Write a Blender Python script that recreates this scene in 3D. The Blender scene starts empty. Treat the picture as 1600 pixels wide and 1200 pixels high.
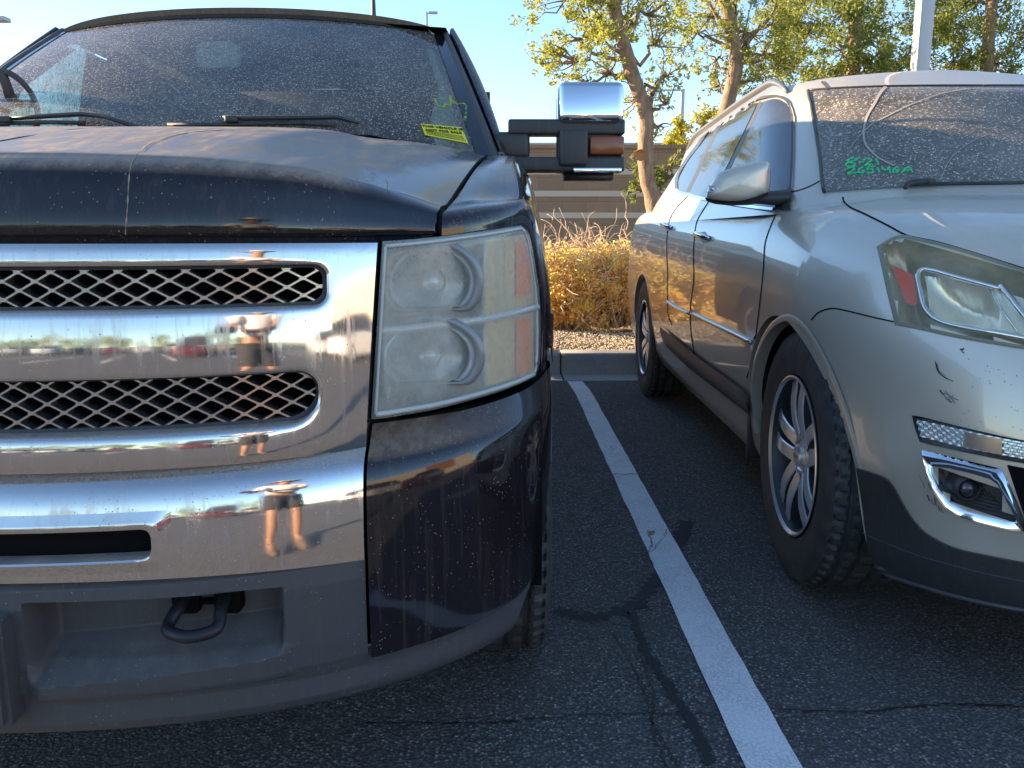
import bpy, bmesh, math, random
import numpy as np
from mathutils import Vector, Matrix
from mathutils.bvhtree import BVHTree
rad = math.radians
random.seed(7); rng = np.random.default_rng(7)
SC = bpy.context.scene

# ------------------------------------------------------------ camera
FPX, PITCH, YAW, CAMZ = 1300.0, 10.2, 0.6, 1.07
cam_d = bpy.data.cameras.new('camera'); cam = bpy.data.objects.new('camera', cam_d)
SC.collection.objects.link(cam); SC.camera = cam
cam.location = (0, 0, CAMZ)
cam.rotation_euler = (rad(90 - PITCH), 0, rad(-YAW))
cam_d.sensor_width = 36; cam_d.lens = 36 * FPX / 1600
cam_d.clip_start = 0.02; cam_d.clip_end = 3000

# ------------------------------------------------------------ world, sun, exposure
SUN_EL, SUN_AZ = 13.0, -70.0          # azimuth from +Y, clockwise positive
w = bpy.data.worlds.new('World'); SC.world = w; w.use_nodes = True
nt = w.node_tree; bg = nt.nodes['Background']
sky = nt.nodes.new('ShaderNodeTexSky'); sky.sky_type = 'NISHITA'; sky.sun_disc = False
sky.sun_elevation = rad(SUN_EL); sky.sun_rotation = rad(SUN_AZ % 360)
sky.air_density = 0.8; sky.dust_density = 0.0; sky.ozone_density = 2.0
nt.links.new(sky.outputs[0], bg.inputs[0]); bg.inputs[1].default_value = 0.11
sd = bpy.data.lights.new('sun', 'SUN'); sun = bpy.data.objects.new('sun', sd); SC.collection.objects.link(sun)
sd.energy = 5.0; sd.angle = rad(0.5); sd.color = (1.0, 0.76, 0.50)
sv = Vector((math.sin(rad(SUN_AZ)) * math.cos(rad(SUN_EL)), math.cos(rad(SUN_AZ)) * math.cos(rad(SUN_EL)), math.sin(rad(SUN_EL))))
sun.rotation_euler = sv.to_track_quat('Z', 'Y').to_euler(); sun.location = (-6, 3, 8)
SC.view_settings.view_transform = 'Standard'; SC.view_settings.look = 'None'
SC.view_settings.exposure = 1.95; SC.view_settings.gamma = 1.0
SC.render.engine = 'CYCLES'; SC.cycles.use_denoising = True
SC.cycles.max_bounces = 10; SC.cycles.glossy_bounces = 5; SC.cycles.transparent_max_bounces = 24
SC.cycles.caustics_reflective = False; SC.cycles.caustics_refractive = False

# ------------------------------------------------------------ pixel rays (photo pixels, 1600 x 1200)
_p, _w = rad(PITCH), rad(YAW)
CC = np.array([0, 0, CAMZ])
_f = np.array([math.sin(_w) * math.cos(_p), math.cos(_w) * math.cos(_p), -math.sin(_p)])
_r = np.array([math.cos(_w), -math.sin(_w), 0.0])
_u = np.cross(_r, _f)
def ray(px, py):
    d = _f + _r * ((px - 800) / FPX) + _u * ((600 - py) / FPX)
    return d / np.linalg.norm(d)
def at_y(px, py, Y):
    d = ray(px, py); return CC + d * (Y / d[1])
def at_z(px, py, z=0.0):
    d = ray(px, py); return CC + d * ((z - CAMZ) / d[2])

# ------------------------------------------------------------ materials
def mat(name, color=(.5, .5, .5), rough=.5, metal=0., coat=0., spec=.5, **kw):
    m = bpy.data.materials.new(name); m.use_nodes = True
    b = m.node_tree.nodes['Principled BSDF']
    b.inputs['Base Color'].default_value = (*color, 1); b.inputs['Roughness'].default_value = rough
    b.inputs['Metallic'].default_value = metal; b.inputs['Coat Weight'].default_value = coat
    b.inputs['Coat Roughness'].default_value = kw.get('coat_rough', .03)
    b.inputs['Specular IOR Level'].default_value = spec
    if 'trans' in kw: b.inputs['Transmission Weight'].default_value = kw['trans']
    if 'alpha' in kw: b.inputs['Alpha'].default_value = kw['alpha']
    return m
class NT:
    def __init__(s, m): s.m = m; s.t = m.node_tree; s.b = s.t.nodes.get('Principled BSDF')
    def n(s, kind, **kw):
        x = s.t.nodes.new('ShaderNode' + kind)
        for k, v in kw.items(): setattr(x, k, v)
        return x
    def l(s, a, b): s.t.links.new(a, b)
    def coord(s, scale=(1, 1, 1), out='Object', rot=(0, 0, 0)):
        c = s.n('TexCoord'); mp = s.n('Mapping'); mp.inputs['Scale'].default_value = scale
        mp.inputs['Rotation'].default_value = rot
        s.l(c.outputs[out], mp.inputs[0]); return mp.outputs[0]
    def noise(s, scale, detail=4, rough=.6, vec=None, dist=0.):
        x = s.n('TexNoise'); x.inputs['Scale'].default_value = scale; x.inputs['Detail'].default_value = detail
        x.inputs['Roughness'].default_value = rough; x.inputs['Distortion'].default_value = dist
        s.l(vec if vec is not None else s.coord(), x.inputs['Vector']); return x.outputs['Fac']
    def voro(s, scale, vec=None, feature='F1', out='Distance', rnd=1.):
        x = s.n('TexVoronoi'); x.feature = feature; x.inputs['Scale'].default_value = scale
        x.inputs['Randomness'].default_value = rnd
        s.l(vec if vec is not None else s.coord(), x.inputs['Vector']); return x.outputs[out]
    def ramp(s, fac, stops):
        x = s.n('ValToRGB'); e = x.color_ramp.elements
        while len(e) < len(stops): e.new(.5)
        for k, (p, c) in enumerate(stops):
            e[k].position = p; e[k].color = (*c, 1) if not isinstance(c, (int, float)) else (c, c, c, 1)
        s.l(fac, x.inputs[0]); return x.outputs[0]
    def math(s, op, a, b=None, clamp=False):
        x = s.n('Math'); x.operation = op; x.use_clamp = clamp
        for i, v in enumerate((a, b)):
            if v is None: continue
            if isinstance(v, (int, float)): x.inputs[i].default_value = v
            else: s.l(v, x.inputs[i])
        return x.outputs[0]
    def mix(s, fac, a, b):
        x = s.n('Mix'); x.data_type = 'RGBA'
        for i, v in ((0, fac), (6, a), (7, b)):
            if isinstance(v, (int, float)): x.inputs[i].default_value = v
            elif isinstance(v, tuple): x.inputs[i].default_value = (*v, 1)
            else: s.l(v, x.inputs[i])
        return x.outputs[2]
    def bump(s, h, strength=.3, dist=.01):
        x = s.n('Bump'); x.inputs['Strength'].default_value = strength; x.inputs['Distance'].default_value = dist
        s.l(h, x.inputs['Height']); return x.outputs[0]
    def nz(s):
        g = s.n('NewGeometry'); sp = s.n('SeparateXYZ'); s.l(g.outputs['Normal'], sp.inputs[0]); return sp.outputs[2]
    def set(s, name, v):
        if isinstance(v, (int, float)): s.b.inputs[name].default_value = v
        elif isinstance(v, tuple): s.b.inputs[name].default_value = (*v, 1)
        else: s.l(v, s.b.inputs[name])

def dusty(m, base, dust=(.36, .28, .21), top=1., side=.08, rough=.12, streak=.25, specks=1., metal=0., sscale=1., coat=0.):
    """glossy surface under dust that lies thickest on faces that look up, with run streaks and dried drops"""
    t = NT(m); z = t.nz()
    up = t.ramp(z, [(.55, 0.), (.95, 1.)])
    n1 = t.noise(9 * sscale, 6, .65); n2 = t.noise(75 * sscale, 4, .7, t.coord((1, 1, .05)))
    n3 = t.noise(70 * sscale, 5, .8)
    n4 = t.noise(34 * sscale, 5, .75, t.coord((1, .13, 1)))
    a = t.math('MULTIPLY', t.math('MULTIPLY', t.math('MULTIPLY', up, t.ramp(n4, [(.32, .55), (.50, .95), (.66, 1.5)])), top), t.math('ADD', t.math('MULTIPLY', n1, .7), t.math('ADD', t.math('MULTIPLY', n3, .5), .05)))
    st = t.math('MULTIPLY', t.ramp(n2, [(.52, 0.), (.66, 1.)]), streak)
    sb = t.math('ADD', t.math('MULTIPLY', t.math('ADD', n1, n3), side * .5), t.math('MULTIPLY', st, .35))
    d = t.math('ADD', a, sb, True)
    v1 = t.voro(120 * sscale); v2 = t.voro(33 * sscale)
    sp = t.math('MAXIMUM', t.math('MULTIPLY', t.ramp(v1, [(.08, 1.), (.15, 0.)]), t.ramp(t.noise(14, 4, .7), [(.47, 0.), (.58, 1.)])),
                t.math('MULTIPLY', t.ramp(v2, [(.03, 1.), (.07, 0.)]), t.ramp(t.noise(23, 3), [(.56, 0.), (.66, 1.)])))
    d2 = t.math('ADD', d, t.math('MULTIPLY', sp, .75 * specks), True)
    t.set('Base Color', t.mix(d2, base, dust))
    t.set('Roughness', t.math('ADD', t.math('MULTIPLY', d2, .65), rough, True))
    if metal: t.set('Metallic', t.math('SUBTRACT', metal, t.math('MULTIPLY', d2, metal), True))
    if coat:
        t.set('Coat Weight', t.math('SUBTRACT', coat, t.math('MULTIPLY', d2, 1.3), True))
    return t

M = {}
M['paint'] = mat('navy_black_paint', (.006, .008, .016), .06, 0, 0, spec=.6); t = dusty(M['paint'], (.003, .004, .009), (.44, .315, .21), 1.0, .05, .05, .13, 1.6)
M['chrome'] = mat('chrome', (.86, .87, .88), .02, 1.); t = dusty(M['chrome'], (.62, .61, .60), (.42, .33, .25), .95, .12, .022, .40, 1.3, metal=1.)
M['chrome_clean'] = mat('clean_chrome', (.85, .86, .88), .04, 1.)
M['mesh'] = mat('grille_bright_mesh', (.55, .53, .52), .22, .9)
M['void'] = mat('black_void', (.004, .004, .005), .7, spec=.1)
M['seam'] = mat('panel_gap_black', (.006, .006, .006), .8, spec=.1)
M['trim'] = mat('black_trim', (.018, .018, .02), .42); dusty(M['trim'], (.030, .031, .034), (.26, .21, .16), .5, .07, .42, .2, .6)
M['plastic'] = mat('grey_bumper_plastic', (.05, .052, .058), .52)
t = dusty(M['plastic'], (.056, .059, .066), (.32, .28, .24), .30, .07, .46, .10, 1.5)
t.set('Normal', t.bump(t.noise(900, 2, .5), .12, .001))
M['rubber'] = mat('tyre_rubber', (.014, .014, .015), .62, spec=.45)
t = NT(M['rubber']); t.set('Base Color', t.mix(t.ramp(t.noise(18, 5), [(.4, 0.), (.75, 1.)]), (.036, .037, .040), (.080, .076, .072)))
M['alloy'] = mat('machined_alloy', (.78, .79, .81), .30, .75)
M['alloy_dark'] = mat('painted_alloy_pocket', (.07, .072, .078), .4, .4)
M['amber'] = mat('amber_plastic', (.62, .20, .03), .25, spec=.6)
M['amber_lens'] = mat('amber_lens_strong', (.28, .07, .02), .15, spec=.6)
M['red_lens'] = mat('red_orange_reflector', (.70, .08, .03), .2, spec=.7)
M['lampchrome'] = mat('lamp_reflector', (.82, .84, .85), .24, .75)
M['bulb'] = mat('lamp_bulb', (.9, .9, .88), .1, .3, coat=1.)
M['lampbody'] = mat('lamp_housing', (.42, .45, .46), .32, .55)
# hazed polycarbonate: part of the light is scattered by the yellowed skin, the rest goes through
def hazed(name, col, opac, rough=.16, tint=(.93, .96, .95)):
    m = bpy.data.materials.new(name); m.use_nodes = True; t = NT(m)
    tr = t.n('BsdfTransparent'); tr.inputs[0].default_value = (*tint, 1)
    b = t.b; b.inputs['Base Color'].default_value = (*col, 1); b.inputs['Roughness'].default_value = rough
    b.inputs['Coat Weight'].default_value = .4; b.inputs['Coat Roughness'].default_value = .12
    n = t.noise(7, 5, .7); n2 = t.noise(55, 4, .8)
    f = t.math('ADD', t.math('MULTIPLY', t.math('SUBTRACT', n, .5), .5), t.math('ADD', opac, t.math('MULTIPLY', t.math('SUBTRACT', n2, .5), .25)), True)
    mx = t.n('MixShader'); t.l(f, mx.inputs[0]); t.l(tr.outputs[0], mx.inputs[1]); t.l(b.outputs[0], mx.inputs[2])
    t.l(mx.outputs[0], t.t.nodes['Material Output'].inputs[0]); return m
M['lens'] = hazed('hazed_headlight_lens', (.78, .80, .69), .39)
M['lens_suv'] = hazed('sun_gold_headlight_lens', (.72, .64, .46), .10, .06, (1., .97, .88))  # golden tint paints the sunlit sheen into the lens
M['lens_clear'] = hazed('clear_lamp_lens', (.6, .6, .6), .10, .05)
M['lens_edge'] = mat('lens_edge_milky', (.50, .55, .53), .3)
M['champ'] = mat('champagne_metallic_paint', (.36, .34, .31), .30, .75, coat=1.)
t = dusty(M['champ'], (.66, .585, .475), (.42, .36, .28), .45, .04, .33, .04, .25, metal=.35, coat=1.)
t.set('Normal', t.bump(t.noise(1500, 1, .5), .05, .0005))
M['glass_dark'] = mat('tinted_side_glass', (.010, .013, .016), .02, 0, 0, spec=1.)
dusty(M['glass_dark'], (.012, .016, .02), (.33, .29, .24), .2, .10, .02, .15, .5)
def windshield(name, tint, dustcol, base, sc=1.):
    m = bpy.data.materials.new(name); m.use_nodes = True; t = NT(m)
    b = t.b; b.inputs['Base Color'].default_value = (*dustcol, 1); b.inputs['Roughness'].default_value = .7
    gl = t.n('BsdfGlossy'); gl.inputs['Roughness'].default_value = .015
    tr = t.n('BsdfTransparent'); tr.inputs[0].default_value = (*tint, 1)
    fr = t.n('Fresnel'); fr.inputs[0].default_value = 1.52
    mx = t.n('MixShader'); t.l(t.math('MULTIPLY', fr.outputs[0], .9), mx.inputs[0]); t.l(tr.outputs[0], mx.inputs[1]); t.l(gl.outputs[0], mx.inputs[2])
    run = t.coord((1, 1, .45))
    v = t.voro(95 * sc, run); n = t.noise(25, 4, .7)
    vz = t.voro(170 * sc, run)
    drops = t.math('MULTIPLY', t.ramp(v, [(.14, 1.), (.26, 0.)]), t.ramp(t.math('ADD', t.noise(60, 3, .7), t.math('MULTIPLY', t.math('SUBTRACT', t.noise(4, 4, .7, t.coord((1, 1, .3))), .5), .5)), [(.42, 0.), (.49, 1.)]))
    drops = t.math('MAXIMUM', drops, t.math('MULTIPLY', t.ramp(vz, [(.16, .8), (.30, 0.)]), t.ramp(t.noise(33, 3, .7), [(.40, 0.), (.50, 1.)])))
    st = t.math('MULTIPLY', t.ramp(t.noise(120 * sc, 3, .7, t.coord((1, 1, .09))), [(.53, 0.), (.66, 1.)]), .34)
    n9 = t.noise(3.2, 5, .65)
    film = t.math('MULTIPLY', t.math('ADD', t.ramp(n9, [(.35, .3), (.7, 1.3)]), t.math('MULTIPLY', n, .6)), base)
    d = t.math('ADD', t.math('ADD', t.math('MULTIPLY', drops, .9), st), film, True)
    m2 = t.n('MixShader'); t.l(d, m2.inputs[0]); t.l(mx.outputs[0], m2.inputs[1]); t.l(b.outputs[0], m2.inputs[2])
    t.l(m2.outputs[0], t.t.nodes['Material Output'].inputs[0]); return m
M['ws'] = windshield('dusty_windshield', (.78, .88, .80), (.50, .43, .35), .15)
M['ws_side'] = windshield('dusty_side_window', (.50, .60, .56), (.50, .47, .40), .50)
M['ws_suv'] = windshield('dusty_suv_windshield', (.5, .58, .56), (.62, .52, .42), .17, .62)
M['cabin'] = mat('cabin_charcoal', (.045, .045, .05), .8, spec=.2)
M['cabin_trim'] = mat('cabin_pale_sunlit_trim', (.80, .80, .66), .7)  # pale trim, brightened in colour to look sunlit
M['seat'] = mat('seat_cloth', (.10, .09, .085), .9, spec=.1)
M['yellow'] = mat('yellow_sticker', (.85, .75, .02), .5)
M['ink'] = mat('black_ink', (.02, .02, .02), .6)
M['greenink'] = mat('green_marker', (.03, .65, .22), .5)
M['oliveink'] = mat('olive_marker', (.30, .42, .04), .5)
M['whiteink'] = mat('white_marker', (.85, .87, .9), .5)
M['scratch'] = mat('scratch_dark', (.03, .03, .035), .7)
M['steel'] = mat('black_steel', (.02, .022, .026), .45, .2)
M['galv'] = mat('galvanised_pole', (.42, .44, .46), .5, .35)

# ------------------------------------------------------------ object helpers
COL = SC.collection
def mesh_obj(name, verts, faces, m=None, parent=None, smooth=True):
    me = bpy.data.meshes.new(name)
    me.from_pydata([tuple(map(float, v)) for v in verts], [], [tuple(map(int, f)) for f in faces])
    me.update()
    if smooth:
        me.shade_smooth()
    o = bpy.data.objects.new(name, me); COL.objects.link(o)
    if m: me.materials.append(m if not isinstance(m, str) else M[m])
    if parent: o.parent = parent
    return o
def root(name, loc, label, cat, group=None, rz=0.):
    o = bpy.data.objects.new(name, None); COL.objects.link(o); o.location = loc; o.rotation_euler = (0, 0, rz)
    o.empty_display_size = .2; o['label'] = label; o['category'] = cat
    if group: o['group'] = group
    return o
def tag(o, label, cat, group=None):
    o['label'] = label; o['category'] = cat
    if group: o['group'] = group
    return o
def struct(o, label=None, kind='structure'):
    o['kind'] = kind
    if label: o['label'] = label
    return o
def copy_tree(o, parent=None):
    c = o.copy(); COL.objects.link(c)
    if parent: c.parent = parent
    for ch in [x for x in KIDS.get(o.name, [])]:
        pass
    for ch in list(o.children): copy_tree(ch, c)
    return c
KIDS = {}
class MB:
    """mesh builder"""
    def __init__(s): s.v = []; s.f = []
    def add(s, v, f):
        k = len(s.v); s.v += [np.array(x, float) for x in v]; s.f += [tuple(i + k for i in q) for q in f]; return s
    def box(s, c, d, rot=None, bev=0.):
        c = np.array(c, float); d = np.array(d, float) / 2
        if bev <= 0:
            V = [np.array([x, y, z]) * d for x in (-1, 1) for y in (-1, 1) for z in (-1, 1)]
            F = [(0, 1, 3, 2), (4, 6, 7, 5), (0, 4, 5, 1), (2, 3, 7, 6), (0, 2, 6, 4), (1, 5, 7, 3)]
        else:
            bm = bmesh.new(); bmesh.ops.create_cube(bm, size=2)
            for q in bm.verts: q.co = Vector(q.co[i] * d[i] for i in range(3))
            bmesh.ops.bevel(bm, geom=bm.edges[:], offset=bev, segments=3, affect='EDGES', profile=.5)
            bm.verts.ensure_lookup_table(); V = [np.array(q.co) for q in bm.verts]; F = [tuple(x.index for x in q.verts) for q in bm.faces]; bm.free()
        if rot is not None:
            R = np.array(Matrix.Rotation(rot[1], 3, rot[0])) if isinstance(rot, tuple) else np.array(rot)
            V = [R @ q for q in V]
        return s.add([q + c for q in V], F)
    def tube(s, pts, r, n=8, cap=True, flat=1.):
        P = [np.array(p, float) for p in pts]; R = r if hasattr(r, '__len__') else [r] * len(P)
        V = []; F = []
        for i, p in enumerate(P):
            tdir = P[min(i + 1, len(P) - 1)] - P[max(i - 1, 0)]; tdir = tdir / (np.linalg.norm(tdir) + 1e-12)
            a = np.array([0, 0, 1.]) if abs(tdir[2]) < .9 else np.array([0, 1., 0])
            b = np.cross(tdir, a); b /= np.linalg.norm(b); c = np.cross(b, tdir)
            for k in range(n):
                q = 2 * math.pi * k / n; V.append(p + R[i] * (b * math.cos(q) + c * math.sin(q) * flat))
        for i in range(len(P) - 1):
            for k in range(n):
                F.append((i * n + k, i * n + (k + 1) % n, (i + 1) * n + (k + 1) % n, (i + 1) * n + k))
        if cap: F.append(tuple(range(n))[::-1]); F.append(tuple((len(P) - 1) * n + k for k in range(n)))
        return s.add(V, F)
    def lathe(s, prof, axis='x', n=48, c=(0, 0, 0), a0=0, a1=2 * math.pi, fn=None):
        """prof: list of (axial, radius)"""
        V = []; F = []; full = abs(a1 - a0 - 2 * math.pi) < 1e-6; m = n if full else n + 1
        for k in range(m):
            q = a0 + (a1 - a0) * k / n
            for j, (h, r) in enumerate(prof):
                if fn: r = fn(j, q, h, r)
                cs, sn = r * math.cos(q), r * math.sin(q)
                V.append({'x': (h, cs, sn), 'y': (cs, h, sn), 'z': (cs, sn, h)}[axis])
        L = len(prof)
        for k in range(n):
            k2 = (k + 1) % m
            for j in range(L - 1): F.append((k * L + j, k2 * L + j, k2 * L + j + 1, k * L + j + 1))
        c = np.array(c); return s.add([np.array(q) + c for q in V], F)
    def prism(s, poly, d0, d1, axis='y'):
        n = len(poly); V = []
        for d in (d0, d1):
            for a, b in poly: V.append({'x': (d, a, b), 'y': (a, d, b), 'z': (a, b, d)}[axis])
        F = [tuple(range(n)), tuple(range(n, 2 * n))[::-1]] + [(k, n + k, n + (k + 1) % n, (k + 1) % n) for k in range(n)]
        return s.add(V, F)
    def grid(s, G, close_u=False):
        nu, nv = len(G), len(G[0]); V = [G[i][j] for i in range(nu) for j in range(nv)]; F = []
        for i in range(nu if close_u else nu - 1):
            for j in range(nv - 1):
                i2 = (i + 1) % nu; F.append((i * nv + j, i2 * nv + j, i2 * nv + j + 1, i * nv + j + 1))
        return s.add(V, F)
    def mirror_x(s, cx):
        n = len(s.v); s.v += [np.array([2 * cx - q[0], q[1], q[2]]) for q in s.v]; s.f += [tuple(i + n for i in q)[::-1] for q in s.f[:]]; return s
    def build(s, name, m, parent=None, smooth=True, fix=True, sharp=None):
        off = np.array(parent_loc(parent)) if parent is not None and s_world else np.zeros(3)
        o = mesh_obj(name, [q - off for q in s.v], s.f, m, parent, smooth)
        if fix:
            bm = bmesh.new(); bm.from_mesh(o.data); bmesh.ops.remove_doubles(bm, verts=bm.verts, dist=1e-5)
            bmesh.ops.recalc_face_normals(bm, faces=bm.faces); bm.to_mesh(o.data); bm.free()
            if smooth: o.data.shade_smooth()
        if smooth and sharp is not None:
            o.data.set_sharp_from_angle(angle=rad(sharp))
        return o
s_world = True
def parent_loc(p):
    L = Vector((0, 0, 0))
    while p is not None: L += Vector(p.location); p = p.parent
    return L
def catmull(P, n):
    """resample control rows smoothly: P array (k, ...) -> (n, ...) through its points"""
    P = np.asarray(P, float); k = len(P)
    E = np.concatenate([[2 * P[0] - P[1]], P, [2 * P[-1] - P[-2]]])
    T = np.linspace(0, k - 1, n); out = []
    for x in T:
        i = min(int(x), k - 2); f = x - i
        a, b, c, d = E[i], E[i + 1], E[i + 2], E[i + 3]
        out.append(.5 * ((2 * b) + (-a + c) * f + (2 * a - 5 * b + 4 * c - d) * f * f + (-a + 3 * b - 3 * c + d) * f ** 3))
    return np.array(out)
def surf(rows, nu, nv):
    """rows[i][j] control points -> dense smooth grid nu x nv"""
    A = catmull(np.array(rows, float), nu)              # along i
    return catmull(A.transpose(1, 0, 2), nv).transpose(1, 0, 2)
def resample(pts, n):
    P = np.array(pts, float); d = np.r_[0, np.cumsum(np.linalg.norm(np.diff(P, axis=0), axis=1))]
    t = np.linspace(0, d[-1], n); return np.stack([np.interp(t, d, P[:, k]) for k in range(P.shape[1])], 1)
def smoothpts(pts, n): return resample(catmull(pts, n * 4), n)
def sstep(a, b, x):
    t = min(1, max(0, (x - a) / (b - a))); return t * t * (3 - 2 * t)
def rounded_rect(x0, x1, z0, z1, r, n=6):
    """r: radius or 4 radii (bl, br, tr, tl); counterclockwise from bottom-left"""
    if not hasattr(r, '__len__'): r = (r,) * 4
    out = []
    for (cx, cz, a), q in zip(((x0, z0, 180), (x1, z0, 270), (x1, z1, 0), (x0, z1, 90)), r):
        ox = cx + q * (1 if cx == x0 else -1); oz = cz + q * (1 if cz == z0 else -1)
        for k in range(n + 1):
            t_ = rad(a + 90 * k / n); out.append((ox + q * math.cos(t_), oz + q * math.sin(t_)))
    return out
def text_mesh(body, size, name, m, loc, rot, parent=None, align='CENTER', ext=.0006, sx=1., bold=0.):
    cu = bpy.data.curves.new(name, 'FONT'); cu.body = body; cu.size = size; cu.align_x = align; cu.align_y = 'CENTER'
    cu.extrude = ext; cu.offset = bold; cu.space_line = .95
    tmp = bpy.data.objects.new(name, cu); COL.objects.link(tmp)
    bpy.context.view_layer.update(); dg = bpy.context.evaluated_depsgraph_get()
    me = bpy.data.meshes.new_from_object(tmp.evaluated_get(dg)); bpy.data.objects.remove(tmp)
    me.name = name; me.materials.clear(); me.materials.append(M[m] if isinstance(m, str) else m)
    o = bpy.data.objects.new(name, me); COL.objects.link(o)
    mw = Matrix.Translation(Vector(loc)) @ rot.to_4x4() @ Matrix.Diagonal((sx, 1, 1, 1))
    me.transform(mw)
    if parent:
        me.transform(Matrix.Translation(-parent_loc(parent))); o.parent = parent
    return o
# ============================================================ ground
M['asphalt'] = mat('asphalt', (.05, .05, .052), .85, spec=.35); t = NT(M['asphalt'])
wpos = t.coord((1, 1, 1), 'Object')
n1 = t.noise(260, 3, .7, wpos); n2 = t.noise(1.3, 5, .6, wpos); v = t.voro(150, wpos); n3 = t.noise(9, 5, .7, wpos)
vc = t.n('TexVoronoi'); vc.inputs['Scale'].default_value = 135; t.l(wpos, vc.inputs['Vector'])
sb_ = t.n('SeparateXYZ'); t.l(vc.outputs['Color'], sb_.inputs[0])
stone = t.ramp(sb_.outputs[0], [(.0, (.115, .112, .110)), (.45, (.180, .173, .165)), (.78, (.27, .257, .24)), (.93, (.45, .42, .38)), (1., (.58, .55, .50))])
c = t.mix(t.ramp(vc.outputs['Distance'], [(.30, 0.), (.62, 1.)]), stone, (.070, .069, .070))
v = vc.outputs['Distance']
c = t.mix(t.ramp(n2, [(.38, 0.), (.66, .55)]), c, (.100, .098, .098))
c = t.mix(t.math('MULTIPLY', t.ramp(n3, [(.5, 0.), (.75, 1.)]), .35), c, (.17, .155, .14))
t.set('Base Color', c)
t.set('Normal', t.bump(t.math('ADD', t.math('MULTIPLY', n1, .5), t.math('SUBTRACT', 1, v)), 1., .006))
M['seal'] = mat('crack_sealant', (.012, .013, .015), .55)
M['line'] = mat('white_line_paint', (.62, .65, .70), .75); t = NT(M['line'])
wv = t.coord(); dn = t.noise(7, 5, .6, wv)
crk = t.math('MULTIPLY', t.ramp(t.voro(22, t.coord((1, 1, 1)), 'DISTANCE_TO_EDGE'), [(.0, 1.), (.035, 0.)]), t.ramp(t.noise(5, 3, .6, wv), [(.5, 0.), (.62, 1.)]))
pit = t.math('MULTIPLY', t.ramp(t.voro(150, wv), [(.0, 0.), (.3, 0.), (.62, 1.)]), .45)
wear = t.math('MAXIMUM', t.math('MULTIPLY', crk, .8), t.math('MULTIPLY', pit, t.ramp(dn, [(.35, .3), (.65, 1.)])))
t.set('Base Color', t.mix(wear, t.mix(t.noise(3, 4, .6, wv), (.86, .87, .88), (.93, .93, .94)), (.26, .26, .265)))
t.set('Normal', t.bump(t.voro(150, wv), -.6, .003))
M['concrete'] = mat('kerb_concrete', (.33, .31, .28), .85, spec=.3); t = NT(M['concrete'])
zc = t.n('SeparateXYZ'); t.l(t.coord(), zc.inputs[0])
cc = t.mix(t.noise(3, 6, .7), (.34, .32, .30), (.50, .47, .43)); cc = t.mix(t.ramp(t.noise(60, 4, .8), [(.4, 0.), (.8, .5)]), cc, (.16, .14, .12))
t.set('Base Color', cc); t.set('Normal', t.bump(t.noise(120, 4, .7), .5, .003))
M['gravelbed'] = mat('gravel_bed', (.40, .32, .22), .9); t = NT(M['gravelbed'])
v = t.n('TexVoronoi'); v.inputs['Scale'].default_value = 42; t.l(t.coord(), v.inputs['Vector'])
t.set('Base Color', t.mix(t.ramp(v.outputs['Distance'], [(.2, 0.), (.6, 1.)]), t.mix(t.math('MULTIPLY', 1., v.outputs['Distance']), (.62, .48, .30), (.45, .34, .22)), (.09, .07, .05)))
t.set('Normal', t.bump(v.outputs['Distance'], -1., .02))

def sheet(name, x0, x1, y0, y1, z, m, nx=1, ny=1):
    G = [[(x0 + (x1 - x0) * i / nx, y0 + (y1 - y0) * j / ny, z) for j in range(ny + 1)] for i in range(nx + 1)]
    return MB().grid(G).build(name, m, None)
YG, YK, YB = 6.05, 6.42, 6.62         # gutter front, kerb face, kerb back
o = sheet('ground', -900, 900, -900, 900, -.03, 'gravelbed', 4, 4); struct(o)
o = sheet('parking_lot', -90, 90, -120, YG, 0.0, 'asphalt', 8, 8); struct(o)
# painted line, with slightly wavering hand-sprayed edges
LX = .548
m = MB(); G = []
for k in range(55):
    y = YG - .012 - k * .10
    e1, e2 = random.uniform(-.0022, .0022), random.uniform(-.0022, .0022)
    lx = LX - (.022 * max(0, (y - 5.6) / .45) if y > 5.6 else 0)
    G.append([(lx - .057 + e1, y, .004), (lx + .057 + e2, y, .004)])
m.grid(G).build('parking_line', 'line'); struct(bpy.data.objects['parking_line'])
# the other stall lines, behind the camera too
m = MB()
for k in (-3, -2, -1, 1, 2, 3, 4):
    x = LX + 2.74 * k; m.box((x, 3.3, .002), (.11, 5.4, .004))
for k in range(-8, 9):
    x = LX + 2.74 * k; m.box((x, -11.5, .003), (.11, 5.2, .004)); m.box((x, -17.0, .003), (.11, 5.2, .004))
struct(m.build('stall_markings', 'line'))
# sealed and open cracks
def crack(pts, wdt, z=.0055, n=60, jit=.012):
    P = smoothpts([(a, b, 0) for a, b in pts], n); m_ = MB(); G = []
    for i, p in enumerate(P):
        d = P[min(i + 1, n - 1)] - P[max(i - 1, 0)]; nn = np.array([-d[1], d[0], 0]); nn /= np.linalg.norm(nn) + 1e-9
        ww = wdt * random.uniform(.3, 1.25); j = nn * random.uniform(-jit, jit)
        G.append([(p + j + nn * ww)[:2].tolist() + [z], (p + j - nn * ww)[:2].tolist() + [z]])
    return m_.grid(G)
def gp(px, py): q = at_z(px, py); return (q[0], q[1])
cr = MB()
for pts, wd, jt in (([gp(866, 725), gp(930, 740), gp(1000, 743), gp(1100, 747), gp(1190, 752)], .004, .008),
                ([gp(1012, 830), gp(1018, 852), gp(1010, 868), gp(1022, 885)], .0022, .006),
                ([gp(1012, 868), gp(1030, 850), gp(1045, 828)], .0015, .006)):
    c_ = crack(pts, wd, jit=jt); cr.add(c_.v, c_.f)
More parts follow.
